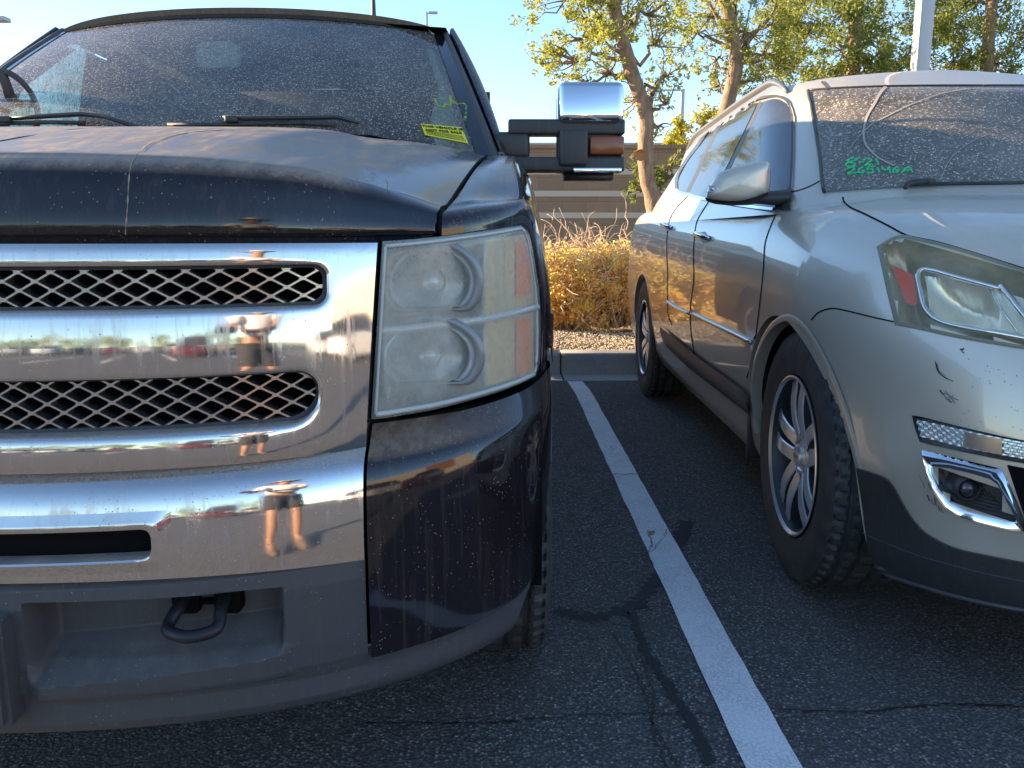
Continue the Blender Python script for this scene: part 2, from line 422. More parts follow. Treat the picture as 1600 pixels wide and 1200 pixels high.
for px0, py0, px1, py1 in ((868, 960, 1000, 985), (960, 990, 1060, 1200), (1000, 1020, 1040, 1200), (1045, 905, 985, 960), (1215, 1110, 1600, 1105), (560, 1130, 1120, 1118)):
    c_ = crack([gp(px0, py0), gp((px0 * 2 + px1) / 3 + 8, (py0 * 2 + py1) / 3 + 5), gp((px0 + px1 * 2) / 3 - 8, (py0 + py1 * 2) / 3 - 4), gp(px1, py1)], .003, .0035, jit=.004); cr.add(c_.v, c_.f)
struct(cr.build('ground_cracks', 'seal', None, False))
sl = MB()
for pts, wd in (([gp(868, 955), gp(920, 965), gp(985, 950), gp(1020, 915), gp(1045, 880), gp(1075, 815)], .030),
                ([gp(985, 955), gp(1005, 1010), gp(1035, 1060), gp(1085, 1140), gp(1110, 1198)], .016)):
    c_ = crack(pts, wd, .0025, 90, .006); sl.add(c_.v, c_.f)
struct(sl.build('ground_seal_stain', mat('faded_sealant', (.026, .027, .030), .8), None, False))
# a few leaves and grit on the asphalt
# kerb with gutter; real joints between the cast lengths
kb = MB()
x = -40.0; joints = [LX - .10 + 3.05 * k for k in range(-13, 14)]
prof = [(YG, -.03), (YG, .006), (YK - .004, .0), (YK, .004), (YK + .012, .13), (YK + .03, .150), (YK + .05, .155), (YB, .158), (YB + .004, .0)]
for a, b in zip(joints[:-1], joints[1:]):
    a += .006; b -= .006; xs = [a, a + .006] + list(np.linspace(a + .3, b - .3, 6)) + [b - .006, b]
    G = []
    for i, xx in enumerate(xs):
        e = .004 if i in (0, len(xs) - 1) else 0
        G.append([(xx, yy + (e if yy > YG else 0), zz - (e if zz > .01 else 0)) for yy, zz in prof])
    kb.grid(G)
    kb.add([G[0][k] for k in range(len(prof))], [tuple(range(len(prof)))]); kb.add([G[-1][k] for k in range(len(prof))], [tuple(range(len(prof)))[::-1]])
struct(kb.build('kerb', 'concrete', None, True, sharp=40))
struct(sheet('kerb_joint_bed', -40, 40, YG + .001, YB, -.012, 'seam'))
# planter bed
G = []
for i in range(121):
    row = []
    for j in range(41):
        x = -30 + 60 * i / 120; y = YB + .002 + 8.2 * j / 40
        row.append((x, y, .10 + .03 * math.sin(x * 1.7 + y) * (j > 1) + .02 * math.sin(x * 4.1) * (j > 1) + (.02 if j < 2 else 0)))
    G.append(row)
struct(MB().grid(G).build('planter_bed', 'gravelbed'))
# loose pebbles where they can be told apart
pb = MB(); ico = [(0, 0, 1), (.9, 0, .1), (.25, .85, 0), (-.75, .5, .1), (-.7, -.55, 0), (.3, -.85, .1), (0, 0, -.8)]
icf = [(0, 1, 2), (0, 2, 3), (0, 3, 4), (0, 4, 5), (0, 5, 1), (6, 2, 1), (6, 3, 2), (6, 4, 3), (6, 5, 4), (6, 1, 5)]
for k in range(9000):
    x = rng.uniform(-.6, 3.2); y = YB + .01 + rng.random() ** 1.5 * 1.7; s = rng.uniform(.006, .017); an = rng.uniform(0, 6.28)
    z = .125 + .03 * math.sin(x * 1.7 + y) * min(1, (y - YB) * 2.4)
    ca, sa = math.cos(an), math.sin(an); sx, sy, sz = s * rng.uniform(.7, 1.3), s * rng.uniform(.7, 1.2), s * rng.uniform(.5, .9)
    pb.add([(x + (a * sx * ca - b * sy * sa), y + (a * sx * sa + b * sy * ca), z + c_ * sz) for a, b, c_ in ico], icf)
M['pebble'] = mat('pebbles', (.5, .42, .32), .85); t = NT(M['pebble'])
gi = t.n('NewGeometry'); t.set('Base Color', t.ramp(gi.outputs['Random Per Island'], [(.0, (.36, .26, .16)), (.4, (.62, .48, .30)), (.8, (.72, .60, .42)), (1., (.42, .31, .2))]))
o = pb.build('gravel', 'pebble', None, False, fix=False); struct(o, 'tan crushed gravel between the kerb and the shrubs', 'stuff')

# ============================================================ block wall and background
YW = 14.6
M['block'] = mat('brown_block_wall', (.20, .16, .13), .9); t = NT(M['block'])
br = t.n('TexBrick'); br.inputs['Scale'].default_value = 1.0; br.inputs['Mortar Size'].default_value = .004
br.inputs['Brick Width'].default_value = .406; br.inputs['Row Height'].default_value = .203
br.inputs['Color1'].default_value = (.33, .215, .13, 1); br.inputs['Color2'].default_value = (.38, .25, .155, 1); br.inputs['Mortar'].default_value = (.22, .15, .095, 1)
t.l(t.coord((1, 1, 1), 'Object', (rad(90), 0, 0)), br.inputs['Vector'])
t.set('Base Color', t.mix(t.math('MULTIPLY', t.noise(4, 6, .7), .5), br.outputs[0], (.22, .16, .12))); t.set('Normal', t.bump(t.noise(90, 4, .7), .5, .004))
M['block_pale'] = mat('pale_block_band', (.62, .52, .40), .9)
wl = root('block_wall', (0, YW, 0), 'tall brown block wall with pale horizontal bands behind the shrubs', 'wall')
zs = [(366 - y) / FPX * YW * 1.0 + CAMZ for y in (237, 273, 306, 338, 380)]
m = MB(); m.box((0, YW + .1, .9 + .65), (60, .20, 2.5 + .8 - .2)); wz = 2.50
m = MB(); m.box((0, YW + .10, wz / 2 - .1), (60, .20, wz + .2)); m.build('wall', 'block', wl, False)
m = MB(); m.box((0, YW + .10, wz + .035), (60, .26, .07), bev=.008); m.build('coping', 'block', wl, False)
for zb in (2.12, 1.755, 1.39, .62):
    m = MB(); m.box((0, YW - .004, zb), (60, .02, .095)); m.build('band', 'block_pale', wl, False)
# white low building far behind
M['stucco'] = mat('white_stucco', (.62, .62, .60), .9)
bl = root('warehouse', (0, 60, 0), 'long low pale warehouse roofline far behind the block wall', 'building')
m = MB(); m.box((4, 66, 3.6), (64, 12, 7.2)); m.build('wall', 'stucco', bl, False)
m = MB(); m.box((4, 66, 7.27), (64.5, 12.5, .14)); m.build('roof', mat('roof_cap', (.5, .47, .42), .8), bl, False)
for k in range(12): MB().box((-24 + 5 * k, 59.98, 4.8), (2.2, .06, 1.2)).build('window', 'glass_dark', bl, False)
# street lamps
def lamp_post(loc, h, label, arm=1.2, wd=.15, armdir=1, double=False):
    r = root('light_pole', loc, label, 'light pole')
    x, y = loc[0], loc[1]
    m = MB(); m.box((x, y, .38), (.55, .55, .76), bev=.03); m.build('base', 'concrete', r)
    m = MB(); m.box((x, y, .76 + (h - .76) / 2), (wd, wd, h - .76), bev=.008); m.box((x, y, .78), (wd * 2, wd * 2, .03)); m.build('pole', 'galv', r, sharp=40)
    for s in ((1, -1) if double else (armdir,)):
        m = MB(); m.box((x + s * arm / 2, y, h - .05), (arm, .07, .07)); m.build('arm', 'galv', r, False)
        m = MB(); m.box((x + s * (arm + .3), y, h - .06), (.66, .34, .13), bev=.03); m.build('lamp_head', 'galv', r)
    return r
q = at_y(1441, 60, 11.2); lamp_post((q[0], 11.2, 0), 7.6, 'square grey light pole rising close behind the silver car roof', wd=.175, double=True)
q = at_y(1067, 139, 38.); lamp_post((q[0], 38., 0), q[2], 'thin distant street lamp with a short arm between the two tree trunks', arm=1.0, armdir=-1)
q = at_y(3, 30, 26.); 
r_ = lamp_post((q[0] - 1.55, 26., 0), q[2] + .05, 'light pole whose lamp head pokes in at the top left corner', arm=1.1)
q = at_y(667, 20, 62.); lamp_post((q[0] + .0, 62., 0), q[2] + .06, 'distant light pole showing only its tip above the truck roof', arm=.12, wd=.12)
# ============================================================ PICKUP TRUCK (world axes; nose towards -y)
TX = -0.87
TR = root('pickup_truck', (TX, 2.1, 0), 'dusty dark navy pickup truck with a chrome grille and big towing mirrors, nearest the camera', 'pickup truck')
def F(u, y0=1.25, D=.9, W=.985, n=2.4):
    r = min(abs(u) / W, .99999); return y0 + D * (1 - (1 - r ** n) ** (1 / n))
def hitF(px, py, off=0., y0=1.25, D=.9, prof=None):
    """where the photo ray meets the truck nose surface"""
    d = ray(px, py); lo = None; last = None; best = (1e9, None)
    for Y in np.linspace(.9, 2.15, 126):
        p = CC + d * (Y / d[1]); u = p[0] - TX
        g = Y - (F(u, y0, D) - off + (prof(p[2]) if prof else 0)) if abs(u) < .985 else -(abs(u) - .985) * 5
        if g >= 0 and last is not None:
            a, b = last, Y
            for _ in range(24):
                mY = (a + b) / 2; p = CC + d * (mY / d[1]); u = p[0] - TX
                gg = mY - (F(u, y0, D) - off + (prof(p[2]) if prof else 0)) if abs(u) < .985 else -1
                if gg >= 0: b = mY
                else: a = mY
            return CC + d * (b / d[1])
        if abs(g) < best[0]: best = (abs(g), p.copy())
        last = Y
    return best[1]
def coons(c_top, c_bot, nu, nv, hit, dv=None):
    T = smoothpts(c_top, nu); B = smoothpts(c_bot, nu)
    return [[np.array(hit(*(T[i] + (B[i] - T[i]) * (j / (nv - 1))))) for j in range(nv)] for i in range(nu)]
def rim(m, G, back, inset=0.):
    """skirt running back from the border of a grid, so that the sheet has thickness"""
    nu, nv = len(G), len(G[0])
    loop = [G[i][0] for i in range(nu)] + [G[nu - 1][j] for j in range(1, nv)] + [G[i][nv - 1] for i in range(nu - 2, -1, -1)] + [G[0][j] for j in range(nv - 2, 0, -1)]
    b = np.array(back, float); n = len(loop)
    m.add([q for q in loop] + [q + b for q in loop], [(k, (k + 1) % n, n + (k + 1) % n, n + k) for k in range(n)])

M['hood_paint'] = M['paint'].copy(); M['hood_paint'].name = 'dusty_hood_paint'
t = NT(M['hood_paint'])
# the dust film thins towards the outer shoulders
mixn = [l_.to_node for l_ in t.t.links if l_.to_node.type == 'MIX' and l_.to_socket == l_.to_node.inputs[0]][0]
old = [l_.from_socket for l_ in t.t.links if l_.to_node == mixn and l_.to_socket == mixn.inputs[0]][0]
sx_ = t.n('SeparateXYZ'); t.l(t.coord(), sx_.inputs[0])
edge_ = t.math('SUBTRACT', t.math('ABSOLUTE', sx_.outputs[0]), t.math('ADD', .62, t.math('MULTIPLY', t.math('ADD', sx_.outputs[1], .65), .15)))
edge_ = t.math('ADD', edge_, t.math('MULTIPLY', t.math('SUBTRACT', t.noise(6, 4, .6), .5), .10))
msk = t.ramp(t.math('ADD', t.math('MULTIPLY', edge_, 8.), .5), [(.3, 1.), (.7, .22)])
dd = t.math('MULTIPLY', old, msk)
for l_ in [l_ for l_ in t.t.links if l_.from_socket == old and l_.to_node != dd.node]:
    to = l_.to_socket; t.t.links.remove(l_); t.l(dd, to)
# ---- hood: columns over u, profile in (y, z) from the front lip over the crest to the cowl
def hcol(u):
    f = F(u); a = abs(u)
    zc = float(np.interp(a, [0, .2, .4, .55, .66, .76, .84], [1.196, 1.196, 1.192, 1.180, 1.154, 1.121, 1.112]))
    zr = float(np.interp(a, [0, .3, .5, .62, .72, .80, .86], [1.328, 1.328, 1.320, 1.314, 1.302, 1.288, 1.27]))
    yr = 2.22 + .14 * sstep(.3, .9, a)
    zl = 1.064 + .006 * sstep(.6, .8, a)
    crest = f + .105
    h_ = zc - zl
    return [(f + .010, zl), (f - .002, zl + .10 * h_), (f + .003, zl + .40 * h_), (f + .018, zl + .74 * h_), (f + .050, zl + .93 * h_), (crest, zc + .006), (crest + (yr - crest) * .33, zc + (zr - zc) * .40),
            (crest + (yr - crest) * .68, zc + (zr - zc) * .75), (yr, zr)]
US0, US1 = .755, .823
def useam(t): return US0 + (US1 - US0) * t
rows = []
NA = 15
for i in range(NA):
    a = i / (NA - 1); row = []
    for j in range(9):
        t_ = j / 8; u = a * useam((0, 0, 0, 0, .04, .14, .42, .72, 1.)[j])
        y, z = hcol(u)[j]
        # raised side shoulders that fall towards the seam
        row.append((u, y, z))
    rows.append(row)
def power_dome(u, y, z):
    a = abs(u); k = sstep(1.40, 1.75, y)
    return z + .012 * k * (1 - sstep(.40, .54, a))
G = surf(rows, 90, 70)
G = [[np.array([TX + p[0], p[1], power_dome(p[0], p[1], p[2])]) for p in r] for r in G]
m = MB(); m.grid(G); m.mirror_x(TX); HBV = BVHTree.FromPolygons([Vector(q) for q in m.v], m.f)
m = MB(); m.grid(G); rim(m, G, (0, .004, -.022)); m.mirror_x(TX)
def hit_hood(px, py, off=.001):
    loc, nrm, i_, d_ = HBV.ray_cast(Vector(CC), Vector(ray(px, py)))
    if loc is None: return None
    n_ = np.array(nrm); n_ = -n_ if n_.dot(ray(px, py)) > 0 else n_
    return np.array(loc) + n_ * off
hood = m.build('hood', 'hood_paint', TR, sharp=50)
m = MB(); m.tube([p + np.array([.003, 0, .0005]) for p in G[-1][2:]], .0030, 6); m.build('panel_gap', 'seam', TR); m2_ = MB(); m2_.v = [np.array([2 * TX - q[0], q[1], q[2]]) for q in m.v]; m2_.f = list(m.f); m2_.build('panel_gap', 'seam', TR)
HB = BVHTree.FromObject(hood, bpy.context.evaluated_depsgraph_get()) if False else None

# ---- fender: rows from the hood seam outward and down the flank
def fender_rows():
    st = []
    # front edge: along the lamp's top, then down its outer side
    top = [hitF(x, y) for x, y in ((690, 367.5), (735, 363), (773, 358.5), (800, 353.5), (818, 350))]
    top += [hitF(829, 366, .002), hitF(838, 412, .002), hitF(845, 462, .002), hitF(847, 512, .002), hitF(845.5, 570, .002)]
    top[0] = np.array([TX + US0 + .006, F(US0) + .012, 1.066])
    st.append([np.array([p[0] - TX, p[1], p[2]]) for p in top])
    def sec(seam_u, y, zs, crown, push):
        ys, zz = y, zs
        us = [seam_u, seam_u + .035, seam_u + .07, .905, .935, .957, .974, .982, .985, .985]
        z_ = [zs, zs + crown, zs + crown * 1.1, zs + crown * .2, zs - .045, zs - .095, zs - .17, zs - .27, zs - .37, max(.86, zs - .42)]
        return [np.array([a, y + push * min(1, k / 4.5), b]) for k, (a, b) in enumerate(zip(us, z_))]
    def hz(u, y):   # hood height next to the seam
        c = hcol(u); return float(np.interp(y, [q[0] for q in c[3:]], [q[1] for q in c[3:]]))
    b_ = st[0]
    for dy, dz, du in ((.004, .022, .002), (.024, .041, .005), (.070, .053, .009)):
        st.append([np.array([min(.985, q[0] + (0 if k < 2 else du if k < 5 else du * 1.6)), q[1] + (dy if k < 5 else dy * (.9 if k < 7 else .6)), q[2] + (dz if k < 4 else dz * (.9, .55, .3, .1, .0, .0)[k - 4])]) for k, q in enumerate(b_)])

    for y, tt in ((1.68, .27), (1.90, .50), (2.12, .75), (2.36, 1.0)):
        u = useam(tt) + .006
        zs = hz(u - .006, y)
        st.append(sec(u, y, zs - .002, .004, {1.68: .24, 1.90: .15, 2.12: .09, 2.36: .05}[y]))
    return st
G = surf(fender_rows(), 60, 60)
def arch_clip(p, yc=2.12, zc=.40, R=.47):
    return p
G = [[np.array([TX + p[0], p[1], p[2]]) for p in r] for r in G]
M['fender_paint'] = mat('fender_paint', (.006, .008, .016), .06); dusty(M['fender_paint'], (.003, .004, .009), (.42, .31, .215), .28, .04, .05, .4, 1.)
def fender(side):
    m = MB(); m.grid(G); rim(m, G, (-.004, .004, -.018))
    if side < 0: m.v = [np.array([2 * TX - q[0], q[1], q[2]]) for q in m.v]
    return m.build('fender', 'fender_paint', TR, sharp=50)
fender(1); fender(-1)
# flank panels behind: wheel-arch panel, door, bed side with tyre openings
def body_side(y0, y1, z_top, yc, name, side, zb=.42, u=.985):
    m = MB(); Gs = []
    for i in range(41):
        y = y0 + (y1 - y0) * i / 40
        zlow = zb
        if yc is not None and abs(y - yc) < .47: zlow = max(zb, .42 + math.sqrt(.47 ** 2 - (y - yc) ** 2) - .02)
        col = []
        for j in range(9):
            z = zlow + (z_top - zlow) * j / 8; s = (z - .9) / .5
            col.append(np.array([TX + side * (u - .012 * s * s - .085 * sstep(1.06, 1.315, z) * (name == 'door') - (.02 if j == 8 else 0)), y, z]))
        Gs.append(col)
    m.grid(Gs); rim(m, Gs, (-.02 * side, 0, 0)); return m.build(name, 'paint', TR, sharp=50)
for s in (1, -1):
    body_side(1.90, 2.60, .90, 2.12, 'wheel_arch_panel', s)
    body_side(2.605, 3.66, 1.315, None, 'door', s)
    body_side(3.665, 4.60, 1.315, None, 'door', s)
    body_side(4.62, 6.90, 1.36, 5.75, 'bed_side', s)
    m = MB(); Gs = surf([[(TX + s * (.985 - .02 * 0), 2.36, .88), (TX + s * .985, 2.36, 1.0), (TX + s * .972, 2.36, 1.12), (TX + s * .93, 2.36, 1.20), (TX + s * .86, 2.38, 1.265)],
              [(TX + s * .985, 2.60, .88), (TX + s * .985, 2.6, 1.0), (TX + s * .978, 2.6, 1.13), (TX + s * .945, 2.6, 1.25), (TX + s * .88, 2.6, 1.30)]], 6, 16)
    m.grid(Gs); m.build('cowl_side', 'paint', TR)
m = MB(); m.box((TX, 6.91, .95), (1.9, .06, .8), bev=.02); m.build('tailgate', 'paint', TR)
m = MB(); m.box((TX, 5.7, .80), (1.80, 2.3, .06)); m.box((TX, 4.63, 1.05), (1.86, .05, .55)); m.build('bed_floor', 'trim', TR, False)
m = MB(); m.box((TX, 6.97, .62), (1.9, .14, .18), bev=.03); m.build('rear_bumper', 'chrome_clean', TR)
m = MB(); m.box((TX, 3.6, .50), (1.80, 2.6, .12)); m.box((TX, 1.66, .62), (1.3, .40, .40)); m.box((TX, 5.2, .5), (.9, 2.4, .14)); m.box((TX, 2.45, .8), (1.5, .1, .75)); m.build('chassis', 'void', TR, False)

# ---- cab: windshield frame, roof, pillars
def cshift(v): return -.035 - .045 * v
def chw(v): return .89 + (.72 - .89) * v
def cabp(u, v):
    """windshield surface: u lateral -1..1 (edge to edge), v 0 cowl .. 1 header"""
    x = cshift(v) + u * chw(v); z = 1.262 + (1.838 - 1.262) * v + .055 * (1 - abs(u) ** 2.2) * (1 - v) * 0 + .028 * v * (1 - u * u)
    y = 2.33 + .92 * v + .20 * (abs(u) ** 2.3) * (1 - .35 * v) - .05 * math.sin(math.pi * v)
    return np.array([TX + x, y, z])
G = [[cabp(-1 + 2 * i / 60, -.10 + 1.10 * j / 30) for j in range(31)] for i in range(61)]
m = MB(); m.grid(G); wsh = m.build('windshield', 'ws', TR, fix=False)
# black band around the glass edge (inner side)
m = MB()
for s in (1, -1):
    Gb = [[cabp(s * (1 - .055 * a), -.1 + 1.1 * j / 30) + np.array([0, -.003, .0012]) for j in range(31)] for a in (0, .5, 1)]
    m.grid(Gb)
Gb = [[cabp(-1 + 2 * i / 60, v) + np.array([0, -.003, .0012]) for v in (.955, 1.0)] for i in range(61)]
m.grid(Gb); m.build('glass_border', mat('black_frit', (.01, .011, .013), .08, spec=.8), TR)
# A pillars + side window frames: outer silhouette traced
def pillar_outer(v):   # outermost line of the door frame
    return np.array([.907 - .060 * v - .112 * v * v, 2.62 + .80 * v, 1.29 + .58 * v])
for s in (1, -1):
    # moulding strip beside the glass
    Gm = []
    for j in range(25):
        v = -.06 + 1.06 * j / 24; a = cabp(s, v)
        Gm.append([a + np.array([-.010 * s, -.002, .001]), a + np.array([.004 * s, -.010, .004]), a + np.array([.012 * s, -.002, .006]), a + np.array([.018 * s, .02, .004])])
    m = MB(); m.grid(Gm); m.build('windshield_moulding', 'trim', TR)
    Gm = []
    for j in range(25):
        v = -.03 + .985 * j / 24; a = cabp(s, v) + np.array([.018 * s, .02, .004]); o_ = pillar_outer(v)
        b = np.array([TX + cshift(v) + s * o_[0], o_[1], o_[2]])
        Gm.append([a, a + (b - a) * .12 + np.array([0, 0.012, -.012]), a + (b - a) * .35 + np.array([0, -.004, .010]), a + (b - a) * .75 + np.array([s * .012, 0, .010]), b, b + np.array([s * .006, .06, -.01]), b + np.array([0, .10, -.03])])
    m = MB(); Gm = surf(Gm, 40, 20); m.grid([[q for q in r] for r in Gm]); m.build('windshield_pillar', 'fender_paint', TR)
# roof
def roofp(a, b):
    """a 0 centre .. 1 edge; b 0 front .. 1 rear"""
    x = .755 * a; z = 1.925 - .036 * a ** 2 - .030 * a ** 8 ; y = 3.235 + .13 * a ** 2.3 + b * 1.55
    if b < .25: z -= .042 * (1 - b / .25) ** 2.2
    if b > .9: z -= .04 * ((b - .9) / .1) ** 2
    return z, x, y
rows = []
bs = [0, .03, .08, .16, .28, .5, .75, .92, 1.0]
G = []
for i in range(31):
    a = i / 30; G.append([np.array([TX - .08 + roofp(a, b)[1], roofp(a, b)[2], roofp(a, b)[0]]) for b in np.linspace(0, 1, 40) ** 1.5])
m = MB(); m.grid(G); rim(m, G, (0, .01, -.03)); m.mirror_x(TX - .08); M['roof_paint'] = mat('roof_paint', (.006, .008, .016), .06); dusty(M['roof_paint'], (.004, .005, .010), (.40, .30, .21), .9, .75, .08, .3, 1.); m.build('roof', 'roof_paint', TR, sharp=50)
# side windows, rear wall of the cab, door frames
for s in (1, -1):
    def sp(y, z, o=0.):
        v = (z - 1.30) / .56; return np.array([TX - .035 - .045 * v + s * (.905 - .130 * v - .03 * v * v - o), y, z])
    m = MB()
    m.grid([[sp(y, z, .045) for z in np.linspace(1.315, 1.848, 8)] for y in (4.45, 4.6, 4.78)])
    m.grid([[sp(y, z, .035) for z in np.linspace(1.80, 1.848, 4)] for y in np.linspace(3.50, 4.5, 8)])
    m.grid([[sp(y, z, .022) for z in np.linspace(1.31, 1.80, 8)] for y in (3.58, 3.80, 4.0)])
    m.build('window_frame', 'paint', TR)
    m = MB(); m.grid([[sp(max(y, 2.68 + (z - 1.30) * 1.34), z, .026) for z in np.linspace(1.31, 1.82, 8)] for y in np.linspace(2.68, 3.64, 10)])
    m.build('side_window', 'ws_side', TR, fix=False)
    m = MB(); m.grid([[sp(y, z, .048) for z in np.linspace(1.31, 1.82, 8)] for y in np.linspace(3.70, 4.46, 6)]); m.build('side_window', 'glass_dark', TR)
m = MB(); m.box((TX, 4.79, 1.32), (1.72, .05, .5)); m.build('cab_rear_wall', 'paint', TR, False)
m = MB(); m.box((TX, 4.78, 1.70), (1.42, .02, .30)); m.build('rear_window', 'glass_dark', TR, False)
m = MB(); m.box((TX, 4.60, 1.875), (1.40, .3, .02)); m.build('headliner', 'cabin', TR, False)
# interior
m = MB(); m.box((TX, 2.86, 1.20), (1.60, .60, .10), bev=.04); m.box((TX, 3.4, .62), (1.6, 2.4, .04)); m.box((TX, 4.72, 1.2), (1.6, .06, 1.25))
m.build('dashboard', 'cabin', TR)
m = MB(); m.grid([[np.array([TX + x, y, 1.850 - .02 * (x / .6) ** 2]) for y in (3.28, 3.8, 4.7)] for x in np.linspace(-.66, .66, 9)]); m.build('headliner', 'cabin', TR)
for s in (1, -1):
    m = MB(); m.box((TX + s * .42, 3.75, 1.12), (.52, .18, .66), bev=.06); m.box((TX + s * .42, 3.80, 1.56), (.28, .10, .20), bev=.04); m.box((TX + s * .42, 3.5, .80), (.54, .55, .2), bev=.06); m.build('seat', 'seat', TR)
    # A-pillar trim inside the glass, sunlight painted into its pale colour, and grab handle
    Gm = []
    for j in range(17):
        v = .04 + .84 * j / 16; wdt = .055 * math.sin(math.pi * min(1, (j + 2.5) / 12)) + .018
        a = cabp(s * (.925 - .01 * v), v) + np.array([0, .05, -.02])
        Gm.append([a + np.array([-s * wdt * 1.25, .03, 0]), a + np.array([-s * wdt * .5, 0, 0]), a, a + np.array([s * .02, .04, 0])])
    if s > 0:
        m = MB(); m.grid(surf(Gm, 24, 8)); pt = m.build('pillar_trim', 'cabin_trim', TR)
        m = MB(); a = cabp(.89, .10) + np.array([0, .085, -.02]); b = cabp(.90, .24) + np.array([0, .085, -.02])
        m.tube([a, a + np.array([-.012, -.02, .03]), b + np.array([-.012, -.02, -.03]), b], .011); m.build('grab_handle', 'lampbody', pt)
    else:
        m = MB(); m.grid(surf(Gm, 24, 8)); m.build('pillar_trim', 'cabin', TR)
# dark hoop shape, not a wheel, low at the far side of the glass
swc = at_y(30, 162, 2.75)
m = MB(); R_ = Matrix.Rotation(rad(-62), 3, 'X'); pts = []
for k in range(33):
    a = 2 * math.pi * k / 32; pts.append(np.array(swc) + np.array(R_ @ Vector((.072 * math.cos(a) - .02, .10 * math.sin(a), 0))))
m.tube(pts, .009, cap=False)
m.tube([pts[0], np.array(swc) + np.array([-.02, 0, 0]), pts[16]], .012); m.tube([np.array(swc) + np.array([-.02, 0, 0]), pts[24]], .016)
m.build('cabin_hoop', 'seat', TR)
# rear-view mirror; its pale back colour carries the sunlight on it
q = at_y(340, 86, 3.02)
m = MB(); poly = [(-.075, .030), (-.050, .044), (.020, .046), (.070, .034), (.078, 0), (.066, -.038), (-.055, -.044), (-.076, -.020)]
m.prism([(q[0] + a * .95, q[2] + b) for a, b in poly], q[1], q[1] + .03); rv = m.build('rearview_mirror', mat('mirror_back_sunlit', (.80, .82, .72), .5), TR, sharp=30)
m = MB(); m.tube([(q[0] + .01, q[1] + .02, q[2] + .03), (q[0] + .02, q[1] + .13, q[2] + .08)], .010); m.box((q[0] + .03, q[1] + .16, q[2] + .08), (.10, .03, .035), bev=.01); m.build('stalk', 'cabin', rv)
# wipers
def wiper(pts_arm, pts_blade, knob):
    m = MB(); m.tube(pts_arm, [.010, .012, .012, .011, .009][:len(pts_arm)], 8, flat=.6); a = m.build('wiper', 'trim', TR)
    m = MB(); m.tube(pts_blade, .0065, 6); m.build('blade', 'rubber', a)
    m = MB(); m.box(knob, (.035, .022, .018), bev=.004); m.build('clip', 'trim', a)
def cab_at(px, py, off=.03):
    d = ray(px, py); best = None
    for Y in np.linspace(2.15, 3.4, 250):
        p = CC + d * (Y / d[1]); v = (p[2] - 1.262) / .576; v = min(1, max(-.1, v))
        s_ = cabp(max(-1, min(1, (p[0] - TX - cshift(v)) / chw(v))), v)
        if p[1] >= s_[1] - off: return p
    return p
A = lambda *pp, off=.04: [cab_at(x, y, off) for x, y in pp]
wiper(A((350, 183), (380, 185), (440, 184), (528, 183), (560, 192), (600, 202), (630, 206))[:5] , A((262, 195), (330, 195), (400, 193), (470, 192), (522, 195), off=.02), cab_at(362, 186, .05))
wiper(A((-10, 187), (60, 182), (130, 178), (165, 182), (212, 198)), A((-40, 194), (30, 192), (80, 191), (132, 192), off=.02), cab_at(8, 187, .05))
m = MB(); Gm = [[np.array([TX + x, 2.20 + .16 * sstep(.3, .9, abs(x)) + dy, z + (-.10 * sstep(.5, .95, abs(x)))]) for dy, z in ((.0, 1.325), (.10, 1.315), (.20, 1.285))] for x in np.linspace(-.88, .88, 31)]
m.grid(Gm); m.build('cowl_panel', 'trim', TR)
# antenna
q = at_y(583, 14, 3.9)
za_, xa_, ya_ = roofp(min(1, abs(q[0] - (TX - .08)) / .755), .42)
m = MB(); m.lathe([(-.02, .030), (.012, .028), (.03, .020), (.06, .012), (.16, .009), (.24, .004), (.24, 0)], 'z', 14, (q[0], ya_, za_)); m.build('antenna', 'trim', TR)

# ---- grille: chrome surround in (u, z), two cells
def nose(u, z, off=0.): return np.array([TX + u, F(u) - off, z])
ZT, ZM, ZB_ = 1.056, .902, .712
def uedge(z): return .636 + (.660 - .636) * (z - ZB_) / (ZT - ZB_)
upper = rounded_rect(-.582, .582, .957, 1.021, (.022, .022, .018, .018), 8)
def lower_open():
    pts = rounded_rect(-.566, .566, .768, .851, (.045, .045, .028, .028), 8); return pts
lower = lower_open()
_gz = np.linspace(.70, 1.07, 371)
def _integ(kn):
    s_ = np.interp(_gz, [a for a, b in kn], [b for a, b in kn])
    for _ in range(12): s_[1:-1] = (s_[:-2] + s_[2:] + 2 * s_[1:-1]) / 4
    o_ = np.cumsum(s_) * (_gz[1] - _gz[0]); return o_ - np.interp(.902, _gz, o_) + .0185
_gA = _integ([(.712, .30), (.722, .06), (.735, -.05), (.752, -.15), (.768, -.24), (.80, -.10), (.851, .03), (.87, -.01), (.902, -.066), (.93, -.12), (.955, -.17), (1.0, -.10), (1.02, -.08), (1.044, -.14), (1.056, -.5)])
_gB = _integ([(.712, .32), (.725, .08), (.76, .0), (.902, -.075), (1.02, -.13), (1.044, -.15), (1.056, -.5)])
def gface(u, z):
    k = sstep(.45, .64, abs(u)); return float(np.interp(z, _gz, _gA)) * (1 - k) + float(np.interp(z, _gz, _gB)) * k
def densify(P, step=.012):
    out = []
    for k in range(len(P)):
        a = np.array(P[k]); b = np.array(P[(k + 1) % len(P)]); n = max(1, int(np.linalg.norm(b - a) / step))
        out += [a + (b - a) * i / n for i in range(n)]
    return out
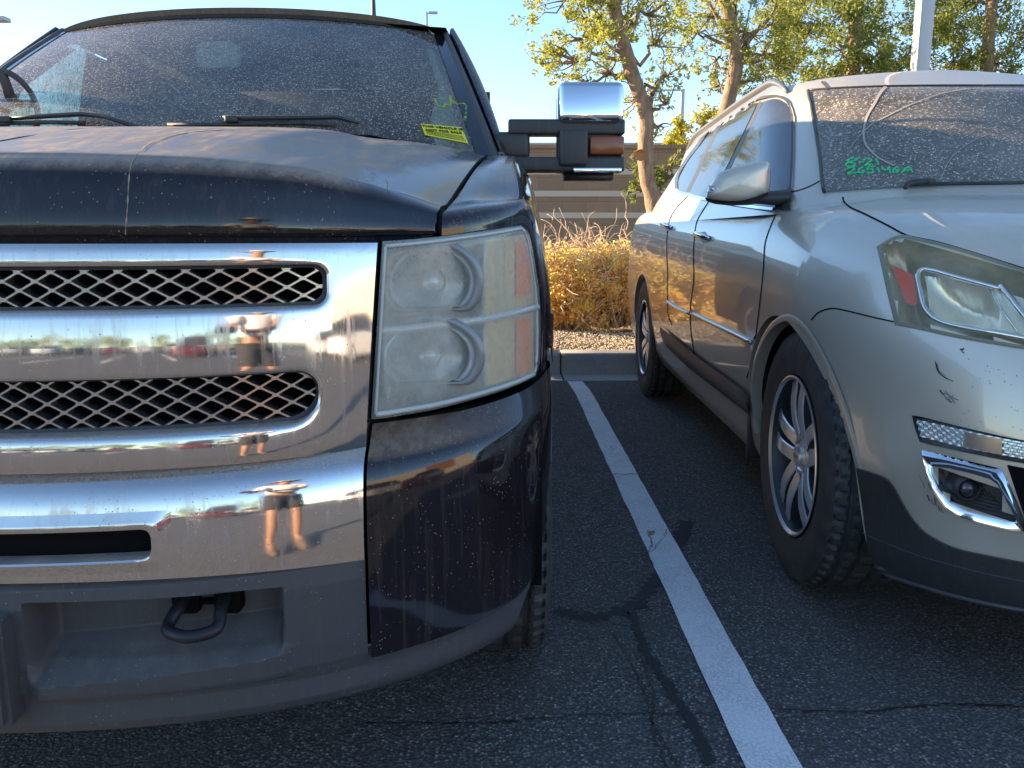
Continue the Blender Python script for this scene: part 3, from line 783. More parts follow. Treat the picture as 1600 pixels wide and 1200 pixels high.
def cell(open_, z0, z1, bow0, bow1, u_of):
    """annulus from the opening to the cell border; bow = how far the outer border stands back"""
    P = densify(open_); cz = (min(p[1] for p in P) + max(p[1] for p in P)) / 2
    umax = max(p[0] for p in P)
    G = []
    for p in P:
        # project to the cell rectangle keeping u for the long sides
        ue = u_of(p[1])
        ztop, zbot = max(q[1] for q in P), min(q[1] for q in P)
        dzt = (ztop - p[1]); dzb = (p[1] - zbot); du = umax - abs(p[0])
        if du < .06:      # end region : spread around the corner
            sgn = 1 if p[0] > 0 else -1
            fz = (p[1] - zbot) / (ztop - zbot); fu = max(0, 1 - du / .06)
            ang = (fz - .5) * 2                       # -1 .. 1
            k = max(abs(ang), fu)
            # corner blending
            oz = z0 + (z1 - z0) * (.5 + .5 * np.clip(ang * (1.0 / max(k, 1e-6)), -1, 1)) if fu < .999 and abs(ang) > .999 else None
            if abs(ang) > .55:
                w_ = (abs(ang) - .55) / .45           # 0 at the side, 1 where the long side starts
                uu = (umax - .06) + (ue - (umax - .06)) * min(1., 2 * (1 - w_ * .5) - 0.0) if False else None
            out = None
            a2 = math.atan2((p[1] - cz) / ((ztop - zbot) / 2), (abs(p[0]) - (umax - .06)) / .06)
            c_, s_ = math.cos(a2), math.sin(a2); k2 = 1 / max(abs(c_), abs(s_))
            zz = (z0 + z1) / 2 + (z1 - z0) / 2 * s_ * k2
            out = (sgn * ((umax - .06) + (u_of(zz) - (umax - .06)) * c_ * k2), zz)
        else:
            out = (p[0], z1 if p[1] > cz else z0)
        G.append((p, np.array(out)))
    for zc_ in (z0, z1):
        for sg_ in (-1, 1):
            cr_ = np.array([sg_ * u_of(zc_), zc_]); k_ = min(range(len(G)), key=lambda q_: np.linalg.norm(G[q_][1] - cr_)); G[k_] = (G[k_][0], cr_)
    rings = []
    for p, q in G:
        L = np.linalg.norm(q - p); r_ = []
        top = q[1] > p[1] and abs(q[1] - z1) < 1e-4; bot = abs(q[1] - z0) < 1e-4
        for dd_, off in ((0, -.045), (0, -.012), (.0006, -.006), (.002, -.0025), (.0045, -.0008), (.008, 0), (.013, 0), (.02, 0), ('a', 0), ('b', 0), ('c', 0), ('d', 0)):
            f = min(1, dd_ / L) if not isinstance(dd_, str) else (lambda w_: (.02 / L) + (1 - .02 / L) * w_)({'a': .25, 'b': .5, 'c': .75, 'd': 1.}[dd_])
            s_ = p + (q - p) * f
            edge_top = max(0., (s_[1] - (ZT - .012)) / .012); edge_bot = max(0., ((ZB_ + .035) - s_[1]) / .035)
            # face leans a little : upper part of each bar looks up, lower part looks down
            off2 = off + gface(s_[0], s_[1])
            # convex bars
            r_.append(nose(s_[0], s_[1], off2))
        rings.append(r_)
    return rings
m = MB()
for op, a, b in ((upper, ZM, ZT), (lower, ZB_, ZM)):
    R = cell(op, a, b, 0, 0, uedge); m.grid(R, close_u=True)
# outer returns
bord = [(x, ZT) for x in np.linspace(-uedge(ZT), uedge(ZT), 90)] + [(uedge(z), z) for z in np.linspace(ZT, ZB_, 30)][1:] + [(x, ZB_) for x in np.linspace(uedge(ZB_), -uedge(ZB_), 90)][1:] + [(-uedge(z), z) for z in np.linspace(ZB_, ZT, 30)][1:-1]
def boff(z, u=.64): return gface(u, z)
Gb = [[nose(u, z, boff(z, u)), nose(u, z, boff(z, u) - .03)] for u, z in bord]
m.grid(Gb, close_u=True)
grille = m.build('grille', 'chrome', TR, sharp=38)
# mesh inserts: two layers of slanted bars crossing into diamonds, with depth
def mesh_insert(open_, cellw, cellh, zc):
    P = open_; u0, u1 = min(p[0] for p in P), max(p[0] for p in P); z0, z1 = min(p[1] for p in P), max(p[1] for p in P)
    m = MB(); dep = .022
    def inside(u, z):
        return abs(u) < u1 + .004 and z0 - .004 < z < z1 + .004
    nx = int((u1 - u0) / cellw) + 3; hw, hh = cellw / 2, cellh / 2
    cx0 = -math.ceil(nx / 2) * cellw
    for i in range(2 * nx + 4):
        for j in range(-1, int((z1 - z0) / hh) + 2):
            if (i + j) % 2: continue
            u = cx0 + i * hw; z = z0 + j * hh + .002
            for du, dz in ((hw, hh), (hw, -hh)):
                a = np.array([u, z]); b = np.array([u + du, z + dz])
                if not (inside(*a) and inside(*b)):
                    # clip at the border
                    f = [k / 10 for k in range(11) if inside(*(a + (b - a) * k / 10))]
                    if len(f) < 2: continue
                    a, b = a + (b - a) * f[0], a + (b - a) * f[-1]
                t_ = .0015; d = b - a; d = d / np.linalg.norm(d); n_ = np.array([-d[1], d[0]]) * t_
                q = []
                for off in (.0 - .010, -.010 - dep):
                    for p_ in (a + n_, b + n_, b - n_, a - n_):
                        q.append(nose(p_[0], p_[1], off))
                m.add(q, [(0, 1, 2, 3), (7, 6, 5, 4), (0, 4, 5, 1), (3, 2, 6, 7), (1, 5, 6, 2), (0, 3, 7, 4)])
            if inside(u, z):
                q = []
                for off, r_ in ((-.0085, .0042), (-.010 - dep, .0042)):
                    for k in range(6):
                        a_ = math.pi / 3 * k; q.append(nose(u + r_ * 1.4 * math.cos(a_), z + r_ * .8 * math.sin(a_), off))
                m.add(q, [tuple(range(6))] + [(k, 6 + k, 6 + (k + 1) % 6, (k + 1) % 6) for k in range(6)])
    o = m.build('grille_mesh', 'mesh', TR, False, fix=False)
    # dark frame lip
    m = MB(); Pd = densify(P); Gr = []
    cz = (z0 + z1) / 2
    for p in Pd:
        ins = np.array([p[0] * (1 - .007 / max(abs(p[0]), .3)), p[1] + (.005 if p[1] < cz else -.004)])
        Gr.append([nose(p[0], p[1], -.006), nose(ins[0], ins[1], -.008), nose(ins[0], ins[1], -.045)])
    m.grid(Gr, close_u=True); m.build('inner_frame', 'trim', TR, sharp=30)
mesh_insert(upper, .0475, .0275, 0)
mesh_insert(lower, .0475, .0280, 0)
m = MB(); m.grid([[nose(u, z, -.09) for z in (.70, 1.05)] for u in np.linspace(-.64, .64, 30)]); m.build('radiator', 'void', TR)
# black surround filling gaps between grille, lamps and bumper
m = MB(); m.grid([[nose(u, z, -.028) for z in np.linspace(.69, .745, 4)] for u in list(np.linspace(.61, .90, 20))]); m.grid([[nose(u, z, -.028) for z in np.linspace(.69, 1.068, 6)] for u in (.61, .635, .660)]); m.mirror_x(TX)
m.grid([[nose(u, z, -.028) for z in (1.05, 1.068)] for u in np.linspace(-.62, .62, 30)]); m.grid([[nose(u, z, -.03) for z in (.69, .75)] for u in np.linspace(-.62, .62, 30)])
m.grid([[nose(u, z, -.03) - np.array([0, .06, 0]) + np.array([0, .06, 0]) for z in np.linspace(.33, .75, 8)] for u in (.60, .64, .68)]); m.grid([[nose(-u, z, -.03) for z in np.linspace(.33, .75, 8)] for u in (.60, .64, .68)])
m.build('nose_shell', 'seam', TR)

# ---- headlights
lt = [(597.6, 377), (622, 375.5), (646.7, 373.5), (680, 370.5), (710, 367), (745, 362.5), (773, 358.6), (797, 354.8), (814, 352.5)]
lb = [(580, 655.6), (604, 653), (630, 648.5), (678, 640), (722, 629), (773, 614.5), (805, 603), (824, 594.5), (836.6, 588)]
le = [(814, 352.5), (827, 366), (836.7, 415), (843, 462.5), (845, 510), (843.5, 567), (836.6, 588)]
def lens_grid(off, nu=44, nv=36, shrink=0.):
    T = smoothpts(lt, nu); B = smoothpts(lb, nu); E = smoothpts(le, nv)
    L = resample([(597.6, 377), (589, 510), (580, 655.6)], nv); Gp = []
    for i in range(nu):
        s_ = i / (nu - 1); row = []
        for j in range(nv):
            t_ = j / (nv - 1)
            p = (1 - t_) * T[i] + t_ * B[i] + (1 - s_) * L[j] + s_ * E[j] - ((1 - s_) * (1 - t_) * T[0] + s_ * (1 - t_) * T[-1] + (1 - s_) * t_ * B[0] + s_ * t_ * B[-1])
            row.append(p)
        Gp.append(row)
    C = Gp[nu // 2][nv // 2]; out = []
    for i in range(nu):
        row = []
        for j in range(nv):
            p = Gp[i][j]; q = C + (p - C) * (1 - shrink)
            e = min(i / (nu - 1), 1 - i / (nu - 1), j / (nv - 1), 1 - j / (nv - 1)) * 14
            o_ = off - .010 * max(0, 1 - e) ** 2
            row.append(hitF(q[0], q[1], o_))
        out.append(row)
    return out
LG = lens_grid(.020)
def mx(G, s): return G if s > 0 else [[np.array([2 * TX - q[0], q[1], q[2]]) for q in r] for r in G]
def on_lens(px, py, off): return hitF(px, py, off)
def headlight(s):
    def B(m, name, mt, par, **k):
        if s < 0: m.v = [np.array([2 * TX - q[0], q[1], q[2]]) for q in m.v]
        return m.build(name, mt, par, **k)
    m = MB(); H = lens_grid(-.13, 30, 24, .02)
    m.grid(H); nu, nv = len(H), len(H[0]); Lg = lens_grid(.004, 30, 24)
    for a, b in (([Lg[i][0] for i in range(nu)], [H[i][0] for i in range(nu)]), ([Lg[i][-1] for i in range(nu)], [H[i][-1] for i in range(nu)]), (Lg[0], H[0]), (Lg[-1], H[-1])):
        m.grid([[p, q] for p, q in zip(a, b)])
    h = B(m, 'headlight', 'lampbody', TR, sharp=40); h['label'] = 'hazy yellowed stacked headlight'
    m = MB(); m.grid(LG); rim(m, LG, (-.002, .010, 0)); B(m, 'lens', 'lens', h)
    # pale moulded edge along the lens rim
    m = MB(); nu, nv = len(LG), len(LG[0]); f = np.array([0, -.0015, 0])
    m.tube([LG[i][1] + f for i in range(1, nu - 1)], .0035, 6); m.tube([LG[i][-2] + f for i in range(1, nu - 1)], .0050, 6)
    m.tube([LG[1][j] + f for j in range(1, nv - 1)], .0028, 6); m.tube([LG[-2][j] + f for j in range(1, nv - 1)], .0028, 6); B(m, 'lens_rim', 'lens_edge', h)
    # horizontal divider bar
    bar = smoothpts([(590, 517), (630, 515), (680, 509), (740, 501), (790, 492), (838, 480)], 24)
    m = MB(); m.tube([on_lens(a, b, .004) for a, b in bar], .0085, 8); B(m, 'divider_bar', mat_bar, h)
    for (cx, cy, rx, ry, zflat) in ((677, 440, 60, 51, 1), (672, 554, 66, 51, 1)):
        c = on_lens(cx, cy, -.055); rr = rx / FPX * 1.48; rz = ry / FPX * 1.48
        m = MB(); G_ = []
        for k in range(48):
            a = 2 * math.pi * k / 48; row = []
            for rf, dy in ((1.12, -.040), (1.06, -.046), (1.0, -.040), (.96, -.020), (.80, .004), (.5, .018), (.22, .024)):
                zz = math.sin(a) * rz * rf
                lim = rz * .74 * (1 if rf > .9 else 1.2)
                if zflat * zz < -lim: zz = -zflat * lim
                row.append(c + np.array([math.cos(a) * rr * rf, dy + .17 * math.cos(a) * rr * rf, zz]))
            G_.append(row)
        m.grid(G_, close_u=True); rfl = B(m, 'reflector', 'lampchrome', h, sharp=30)
        m = MB(); m.grid([[q[0] + (q[0] - c) * .22 + np.array([0, .012, 0]), q[0] + (q[0] - c) * .12 + np.array([0, -.004, 0]), q[0]] for q in G_], close_u=True); B(m, 'bezel_ring', 'bezel_grey', rfl)
        m = MB(); m.lathe([(-.030, .0), (-.028, .010), (-.015, .017), (.01, .019), (.02, .019)], 'y', 16, tuple(c)); B(m, 'bulb', 'bulb', rfl)
    # amber side section behind the lens with two marker bulbs
    m = MB(); G_ = [[hitF(a + (841 - a) * 0 , b, -.012) for b in np.linspace(376 - (a - 755) * .16, 606 - (a - 755) * .30, 24)] for a in np.linspace(757, 834, 16)]
    m.grid(G_); B(m, 'side_lamp_panel', 'amber_pale', h)
    for y0_, y1_ in ((380, 465), (500, 585)):
        m = MB(); G_ = [[hitF(a, b, -.006) for b in np.linspace(y0_ - (a - 805) * .2, y1_ - (a - 805) * .25, 14)] for a in np.linspace(806, 830, 8)]
        m.grid(G_); B(m, 'side_marker', 'amber_orange', h)
    m = MB(); m.tube([on_lens(757, 372, -.004), on_lens(756, 420, -.004), on_lens(754, 495, -.004)], .004, 6); m.tube([on_lens(756, 510, -.004), on_lens(756, 560, -.004), on_lens(758, 618, -.004)], .004, 6)
    m.tube([on_lens(778, 376, -.004), on_lens(779, 490, -.004)], .0012, 5); m.tube([on_lens(790, 376, -.004), on_lens(791, 488, -.004)], .0012, 5)
    B(m, 'divider_rib', mat_bar, h)
    return h
mat_bar = mat('lamp_divider_silver', (.62, .63, .60), .35, .3)
M['bezel_grey'] = mat('bezel_grey', (.26, .28, .28), .4, .3)
M['amber_pale'] = mat('pale_amber_reflector', (.80, .52, .20), .35, .1)
M['amber_orange'] = mat('amber_orange_reflector', (1., .24, .01), .3)
headlight(1); headlight(-1)

# ---- bumper
FB = dict(y0=1.20, D=.76)
def pz(z):
    """vertical profile: how far the face stands back at height z"""
    return float(np.interp(z, [.28, .36, .44, .50, .56, .60, .64, .665, .68, .692, .702, .712, .745, .77], [.012, .004, .000, .000, .0008, .0028, .0078, .0130, .0180, .0245, .034, .050, .095, .12]))
zs_ = np.linspace(.28, .78, 200); _pzs = np.array([pz(z) for z in zs_])
for _ in range(10): _pzs[1:-1] = (_pzs[:-2] + _pzs[2:] + _pzs[1:-1] * 2) / 4
def pzs(z): return float(np.interp(z, zs_, _pzs))
def bump_p(u, z, off=0.): return np.array([TX + u, F(u, FB['y0'], FB['D']) + pzs(z) - off, z])
def hitB(px, py, off=0.): return hitF(px, py, off, FB['y0'], FB['D'], pzs)
# chrome centre, with its slot
def zbot(u): return .546 - .012 * (u / .6) ** 2
def u_end(z): return .636 + (.70 - z) * -.02
slot = rounded_rect(-.325, .325, .578, .622, .016, 6)
m = MB(); G = []
slotd = densify(slot, .012); cz = .600
for p in slotd:
    a2 = math.atan2((p[1] - cz) / .022, (abs(p[0]) - .28) / .045) if abs(p[0]) > .28 else None
    if a2 is None: out = np.array([p[0], .650 if p[1] > cz else .556])
    else:
        c_, s_ = math.cos(a2), math.sin(a2); k2 = 1 / max(abs(c_), abs(s_))
        out = np.array([math.copysign(.28 + .075 * c_ * k2, p[0]), .603 + .047 * s_ * k2])
    p = np.array(p); row = []
    for cu_ in (-.355, .355):
        for cz_ in (.556, .650):
            if abs(out[0] - cu_) < .012 and abs(out[1] - cz_) < .012: out = np.array([cu_, cz_])
    for f, o_ in ((0, -.03), (0, -.006), (.06, 0.002), (.2, .0035), (.45, .002), (1., 0)):
        q = p + (out - p) * f; row.append(bump_p(q[0], q[1], o_))
    G.append(row)
m.grid(G, close_u=True)
us = sorted(set(list(np.linspace(0, .28, 24)) + list(np.linspace(.28, .355, 8)) + list(np.linspace(.355, .636, 26))))
def strip(u0_, u1_, z0_, z1_, nu, nv, endz=False):
    G = []
    for i in range(nu):
        u = u0_ + (u1_ - u0_) * i / (nu - 1)
        za = zbot(u) if z0_ is None else z0_; zb = z1_
        G.append([bump_p(u, za + (zb - za) * j / (nv - 1)) for j in range(nv)])
    return G
for s0, s1 in ((-.355, .355),):
    m.grid(strip(s0, s1, None, .556, 70, 3)); m.grid(strip(s0, s1, .650, .752, 70, 34))
for s in (1, -1):
    m.grid(strip(s * .355, s * .636, None, .556, 30, 3)); m.grid(strip(s * .355, s * .636, .556, .650, 30, 16)); m.grid(strip(s * .355, s * .636, .650, .752, 30, 34))
    Ge = [[bump_p(s * .636, z), bump_p(s * .636, z, -.02)] for z in np.linspace(zbot(.636), .752, 30)]; m.grid(Ge)
m.grid([[bump_p(u, zbot(u)), bump_p(u, zbot(u), -.02)] for u in np.linspace(-.636, .636, 80)])
m.build('bumper_bar', 'chrome', TR, sharp=40)
m = MB(); m.grid([[bump_p(u, z, -.035) for z in (.565, .635)] for u in np.linspace(-.34, .34, 20)]); m.build('bumper_slot', 'void', TR)
# painted corner caps
ct = [(577, 682), (625, 669), (685, 646), (735, 633), (775, 620), (805, 609), (828, 600), (842, 595)]
cb = [(574.6, 1024.6), (608, 1014), (643, 1002), (685, 986), (727, 968), (765, 950), (790, 938), (806, 929)]
ce = [(842, 595), (851, 606), (856, 640), (855, 690), (852, 740), (846, 800), (836, 850), (822, 900), (806, 929)]
cl = [(577, 682), (572, 700), (571, 780), (569, 868), (571, 940), (574.6, 1024.6)]
def quad_patch(T, Bm, Lf, Rt, nu, nv, hit):
    T, Bm, Lf, Rt = smoothpts(T, nu), smoothpts(Bm, nu), smoothpts(Lf, nv), smoothpts(Rt, nv); out = []
    for i in range(nu):
        s_ = i / (nu - 1); row = []
        for j in range(nv):
            t_ = j / (nv - 1)
            p = (1 - t_) * T[i] + t_ * Bm[i] + (1 - s_) * Lf[j] + s_ * Rt[j] - ((1 - s_) * (1 - t_) * T[0] + s_ * (1 - t_) * T[-1] + (1 - s_) * t_ * Bm[0] + s_ * t_ * Bm[-1])
            row.append(hit(*p))
        out.append(row)
    return out
# built in (u, z) so that the wrap-around stays smooth
def cap_grid(nu=54, nv=56):
    out = []
    for i in range(nu):
        a = i / (nu - 1); row = []
        th = a * 1.0
        for j in range(nv):
            t_ = j / (nv - 1)
            # end of the cap: follows the traced end line; lower end tucks forward
            uend = float(np.interp(t_, [0, .1, .3, .6, .8, 1.0], [.9835, .984, .984, .982, .965, .925]))
            r0 = (.642 / .985); r1 = uend / .985
            # param by angle for even spacing round the corner
            q0 = math.asin(r0 ** 1.2); q1 = math.asin(r1 ** 1.2)
            r = math.sin(q0 + (q1 - q0) * a) ** (1 / 1.2); u = r * .985
            zt = float(np.interp(a, [0, .3, .6, .85, 1], [.745, .745, .752, .765, .76])); zb = float(np.interp(a, [0, .5, 1], [.352, .350, .352]))
            z = zt + (zb - zt) * t_
            row.append(bump_p(u, z, .004))
        out.append(row)
    return out
CG = cap_grid()
for s in (1, -1):
    m = MB(); g = mx(CG, s); m.grid(g); rim(m, g, (0, .02, -.004)); 
    # flank return behind the corner
    e = [q for q in CG[-1]]; 
    m2 = [[p, p + np.array([.001, .05, 0]), p + np.array([-.01, .10, -.0])] for p in e]; m.grid(mx(m2, s)); m.build('bumper_corner', 'paint', TR, sharp=45)
# grey valance with tow-hook recesses, licence plate mount
def rec(u, z):
    """recess depth of the valance at (|u|, z)"""
    a = abs(u)
    du = min(sstep(.128, .142, a), 1 - sstep(.490, .512, a))
    top = .512 - .01 * a; zt = 1 - sstep(top - .007, top, z)
    floor = float(np.interp(a, [.12, .5], [.375, .392]))
    dz = min(1., max(0., (z - floor) / .050)) ** .8
    return .075 * du * zt * dz
def val(u, z):
    f = F(u, FB['y0'], FB['D'])
    a = abs(u)
    base = float(np.interp(z, [.275, .285, .30, .335, .36, .40, .50, .53, .538, .548], [.030, .014, .008, .010, .002, .0, .0, .004, .012, .03]))
    lip = 0
    if .12 < a < .53: lip = -.012 * sstep(.12, .15, a) * (1 - sstep(.47, .53, a)) * sstep(.345, .352, z) * (1 - sstep(.40, .41, z))
    return np.array([TX + u, f + base + rec(u, z) + lip + .004, z])
def vtop(u): return .546 - .012 * (min(abs(u), .64) / .6) ** 2 - .002
Gv = []
for i in range(301):
    u = -.636 + 1.272 * i / 300; Gv.append([val(u, .275 + (vtop(u) - .275) * j / 110) for j in range(111)])
m = MB(); m.grid(Gv)
for s in (1, -1):   # under the corner caps
    Gs = []
    for i in range(40):
        a = i / 39; r0 = .636 / .985; q0 = math.asin(r0 ** 1.2); 
        def up(zf):
            ue = .930 - .045 * (1 - zf); q1 = math.asin((ue / .985) ** 1.2); return .985 * math.sin(q0 + (q1 - q0) * a) ** (1 / 1.2)
        Gs.append([(lambda q: np.array([TX + s * (q[0] - TX), q[1], q[2]]))(val(up(j / 12), .275 + (.358 - .275) * j / 12)) for j in range(13)])
    m.grid(Gs)
    m.grid([[Gs[-1][j], Gs[-1][j] + np.array([-.05 * s, .10, 0])] for j in range(13)])
m.build('valance', 'plastic', TR, sharp=50)
# plate mount
f0 = F(0, FB['y0'], FB['D'])
m = MB(); pm = rounded_rect(-.112, .112, .318, .500, .012, 4)
m.prism([(TX + a, b) for a, b in pm], f0 - .022, f0 + .02); 
mountp = m.build('plate_mount', 'plastic', TR, sharp=30)
m = MB(); inn = rounded_rect(-.095, .095, .330, .480, .012, 4); oo = rounded_rect(-.103, .103, .323, .487, .014, 4)
m.grid([[(TX + b[0], f0 - .022, b[1]), (TX + b[0], f0 - .030, b[1]), (TX + a[0], f0 - .030, a[1]), (TX + a[0], f0 - .0225, a[1])] for a, b in zip(inn, oo)], close_u=True)
m.build('plate_frame', 'plastic', mountp, sharp=30)
m = MB(); inn = rounded_rect(-.086, .086, .338, .470, .010, 4)
m.tube([(TX + a[0], f0 - .0245, a[1]) for a in inn + [inn[0]]], .0016, 6); m.build('plate_trim', mat('pale_plate_trim', (.75, .70, .55), .4), mountp)
# tow hooks and their openings
for s in (1, -1):
    hx = .375 * s; fy = F(.375, FB['y0'], FB['D'])
    m = MB()
    for dx in (-.031, .038):
        pr = rounded_rect(TX + hx + dx * s - .022, TX + hx + dx * s + .022, .452, .505, .007, 4); m.prism(pr, fy + .062, fy + .085)
    m.box((TX + hx, fy + .074, .470), (.05, .02, .006)); m.build('tow_hook_opening', 'void', TR, False)
    P = smoothpts([(-.030, .10, .486), (-.033, .03, .474), (-.040, .004, .458), (-.034, -.012, .452), (.0, -.024, .449), (.034, -.012, .452), (.040, .004, .458), (.036, .03, .474), (.034, .10, .488)], 40)
    m = MB(); m.tube([np.array([TX + hx + p[0] * s, fy + p[1] + .01, p[2]]) for p in P], .0105, 10); m.build('tow_hook', 'steel', TR)

# ---- towing mirrors
def tow_mirror(s):
    X = lambda x: x if s > 0 else 2 * TX - x
    Y = 2.72
    def P(px, py, y=Y): q = at_y(px, py, y); return q
    base = MB(); a = P(770, 205, 2.72); 
    base.box((X(P(800, 229, Y)[0]), Y, P(800, 229, Y)[2]), (.11, .10, .082), bev=.015)
    r = base.build('side_mirror', 'trim', TR); r['label'] = 'black and chrome towing mirror'
    m = MB()
    for (x0, x1, y0, y1, dd) in ((794, 973, 189, 213, .085), (797, 972, 247, 270, .085)):
        a, b = P(x0, y0), P(x1, y1); m.box((X((a[0] + b[0]) / 2), Y - .01, (a[2] + b[2]) / 2), (abs(b[0] - a[0]), dd, abs(a[2] - b[2])), bev=.007)
    m.build('arm', 'trim', r)
    m = MB(); a, b = P(872, 136), P(969, 281); c = ((a + b) / 2)
    # head shell: rounded box, narrower rear
    bm = bmesh.new(); bmesh.ops.create_cube(bm, size=1)
    for v_ in bm.verts: v_.co = Vector((v_.co[0] * abs(b[0] - a[0]), v_.co[1] * .14, v_.co[2] * abs(a[2] - b[2])))
    bmesh.ops.bevel(bm, geom=bm.edges[:], offset=.024, segments=5, affect='EDGES'); bm.verts.ensure_lookup_table()
    m.add([np.array([X(c[0] + q.co[0]), Y + .03 + q.co[1], c[2] + q.co[2]]) for q in bm.verts], [tuple(x.index for x in f_.verts) for f_ in bm.faces]); bm.free()
    m.build('mirror_housing', 'trim', r)
    # chrome cap over the upper part, and the strip at the bottom
    def capbox(x0, x1, y0, y1, mt, nm, yy=.055, bev=.012, dep=.05):
        a, b = P(x0, y0), P(x1, y1); m = MB(); m.box((X((a[0] + b[0]) / 2), Y - yy, (a[2] + b[2]) / 2), (abs(b[0] - a[0]), dep, abs(a[2] - b[2])), bev=bev); return m.build(nm, mt, r)
    a, b = P(871, 134), P(970, 198); mm = MB(); mm.box((0, 0, 0), (abs(b[0] - a[0]), .10, abs(a[2] - b[2])), rot=('X', rad(-8)), bev=.020); mm.v = [q + np.array([X((a[0] + b[0]) / 2), Y - .022, (a[2] + b[2]) / 2]) for q in mm.v]; mm.build('mirror_cap', 'chrome_clean', r)
    capbox(893, 967, 264, 272, 'chrome_clean', 'mirror_trim', .046, .004, .04)
    capbox(919, 971, 216, 244, 'amber_lens', 'turn_signal', .036, .006, .05)
    capbox(872, 915, 205, 262, 'trim', 'mirror_neck', .032, .01, .08)
    m = MB(); m.box((X(c[0]), Y + .103, c[2]), (abs(b[0] - a[0]) - .03, .004, abs(a[2] - b[2]) - .03)); m.build('mirror_glass', 'chrome_clean', r, False)
tow_mirror(1); tow_mirror(-1)

# ---- wheels
def tyre_prof(R, r, w):
    h = w / 2
    return [(-h * .80, r), (-h * .93, r + .012), (-h, r + (R - r) * .35), (-h * 1.02, r + (R - r) * .55), (-h * .97, R - .030), (-h * .90, R - .012), (-h * .78, R - .003), (-h * .4, R), (0, R + .001), (h * .4, R), (h * .78, R - .003), (h * .90, R - .012), (h * .97, R - .030), (h * 1.02, r + (R - r) * .55), (h, r + (R - r) * .35), (h * .93, r + .012), (h * .80, r)]
def tread_tyre(R, r, w, blocks=64, depth=.008, rugged=.0):
    m = MB(); h = w / 2; zs = []; prof = []
    sw = tyre_prof(R, r, w)
    left = sw[:6]; right = sw[-6:]
    n = blocks * 4; xs = np.linspace(-h * .86, h * .86, 34)
    V = []
    for k in range(n):
        a = 2 * math.pi * k / n; row = []
        ph = k % 4
        for (x, rr) in left:
            e = -.006 * rugged if (ph == 0 and rr > R - .035) else 0
            row.append((x, rr + e))
        for x in xs:
            g = 0; ax = abs(x) / h
            crown = -.004 * ax ** 2 - (.010 * max(0, (ax - .75) / .11) ** 2 if ax > .75 else 0)
            for gc in (.22, .58):
                if abs(ax - gc) < .045: g = depth
            zig = (k + int(abs(x) / h * 6) * 1) % 4
            if zig == 0: g = max(g, depth * (.9 if ax > .58 else .6))
            row.append((x, R + crown - g))
        for (x, rr) in right:
            e = -.006 * rugged if (ph == 0 and rr > R - .035) else 0
            row.append((x, rr + e))
        V.append([np.array([x, q * math.cos(a), q * math.sin(a)]) for x, q in row])
    m.grid(V, close_u=True); return m
def place_copies(tree, spots):
    pass
def truck_wheel(x, y, s):
    r = root('wheel', (0, 0, 0), None, None); del r['label']; del r['category']; r.parent = TR
    L = np.array([x, y, .405]); r.location = Vector(L) - TR.location
    m = tread_tyre(.405, .235, .265, 56, .011, 1.2); m.v = [q + L for q in m.v]; m.build('tyre', 'rubber', r, sharp=35)
    m = MB(); m.lathe([(-s * .10, .23), (s * .115, .232), (s * .125, .238), (s * .118, .222), (s * .06, .205), (s * .045, .14), (s * .07, .10), (s * .075, .05), (s * .085, .045), (s * .085, 0)], 'x', 48); m.v = [q + L for q in m.v]; m.build('rim', 'alloy', r, sharp=30)
for s in (1, -1):
    truck_wheel(TX + s * .845, 2.12, s); truck_wheel(TX + s * .845, 5.75, s)
for s in (1, -1):
    m = MB(); m.lathe([(-s * .30, .46), (s * .08, .47)], 'x', 40, (TX + s * .87, 2.12, .42), rad(-30), rad(190)); m.build('wheel_liner', 'void', TR)
    m = MB(); m.lathe([(-s * .30, .46), (s * .10, .47)], 'x', 40, (TX + s * .87, 5.75, .42), rad(-10), rad(190)); m.build('wheel_liner', 'void', TR)
    m = MB(); m.box((TX + s * .56, 2.1, .75), (.02, 1.0, .7)); m.build('inner_fender', 'void', TR, False)
M['dustline'] = mat('dust_line', (.42, .36, .30), .9)
M['dusttrail'] = mat('dust_trail', (.34, .27, .20), .9)
for pts_, w_ in (([(345, 203), (300, 206), (262, 214), (232, 226), (212, 245), (204, 262), (201, 290), (199, 330), (196, 366)], 1.5), ([(560, 252), (590, 276), (604, 282), (606, 296), (612, 304)], .6)):
    P_ = smoothpts(pts_, 60); G_ = []
    for i in range(60):
        wv_ = w_ * (.6 + .5 * math.sin(i * 1.3) * math.sin(i * .37)); a_, b_ = hit_hood(P_[i][0] - wv_, P_[i][1] - wv_ * .4), hit_hood(P_[i][0] + wv_, P_[i][1] + wv_ * .4)
        if a_ is not None and b_ is not None: G_.append([a_, b_])
    MB().grid(G_).build('dust_trail', 'dusttrail', TR, fix=False)
# ---- sticker and marker scribbles on the glass
def on_glass(px, py, off=.006):
    return cab_at(px, py, off)
c4 = [on_glass(657, 193, .012), on_glass(721, 199, .012), on_glass(732, 224, .012), on_glass(664, 211, .012)]
st = MB(); st.grid([[c4[0] + (c4[3] - c4[0]) * t_ + ((c4[1] + (c4[2] - c4[1]) * t_) - (c4[0] + (c4[3] - c4[0]) * t_)) * s_ for t_ in (0, .5, 1)] for s_ in (0, .5, 1)])
ex = (c4[1] - c4[0]); W_ = np.linalg.norm(ex); ex /= W_; ez = (c4[0] - c4[3]); H_ = np.linalg.norm(ez); ez -= ex * ez.dot(ex) * 0; ey = np.cross(ez / H_, ex); 
nrm = np.cross(ex, ez / H_); nrm /= np.linalg.norm(nrm)
if nrm[1] > 0: nrm = -nrm
stk = st.build('sticker', 'yellow', TR, False)
RM = Matrix((tuple(ex), tuple(ez / H_), tuple(nrm))).transposed()
cen = sum(c4) / 4
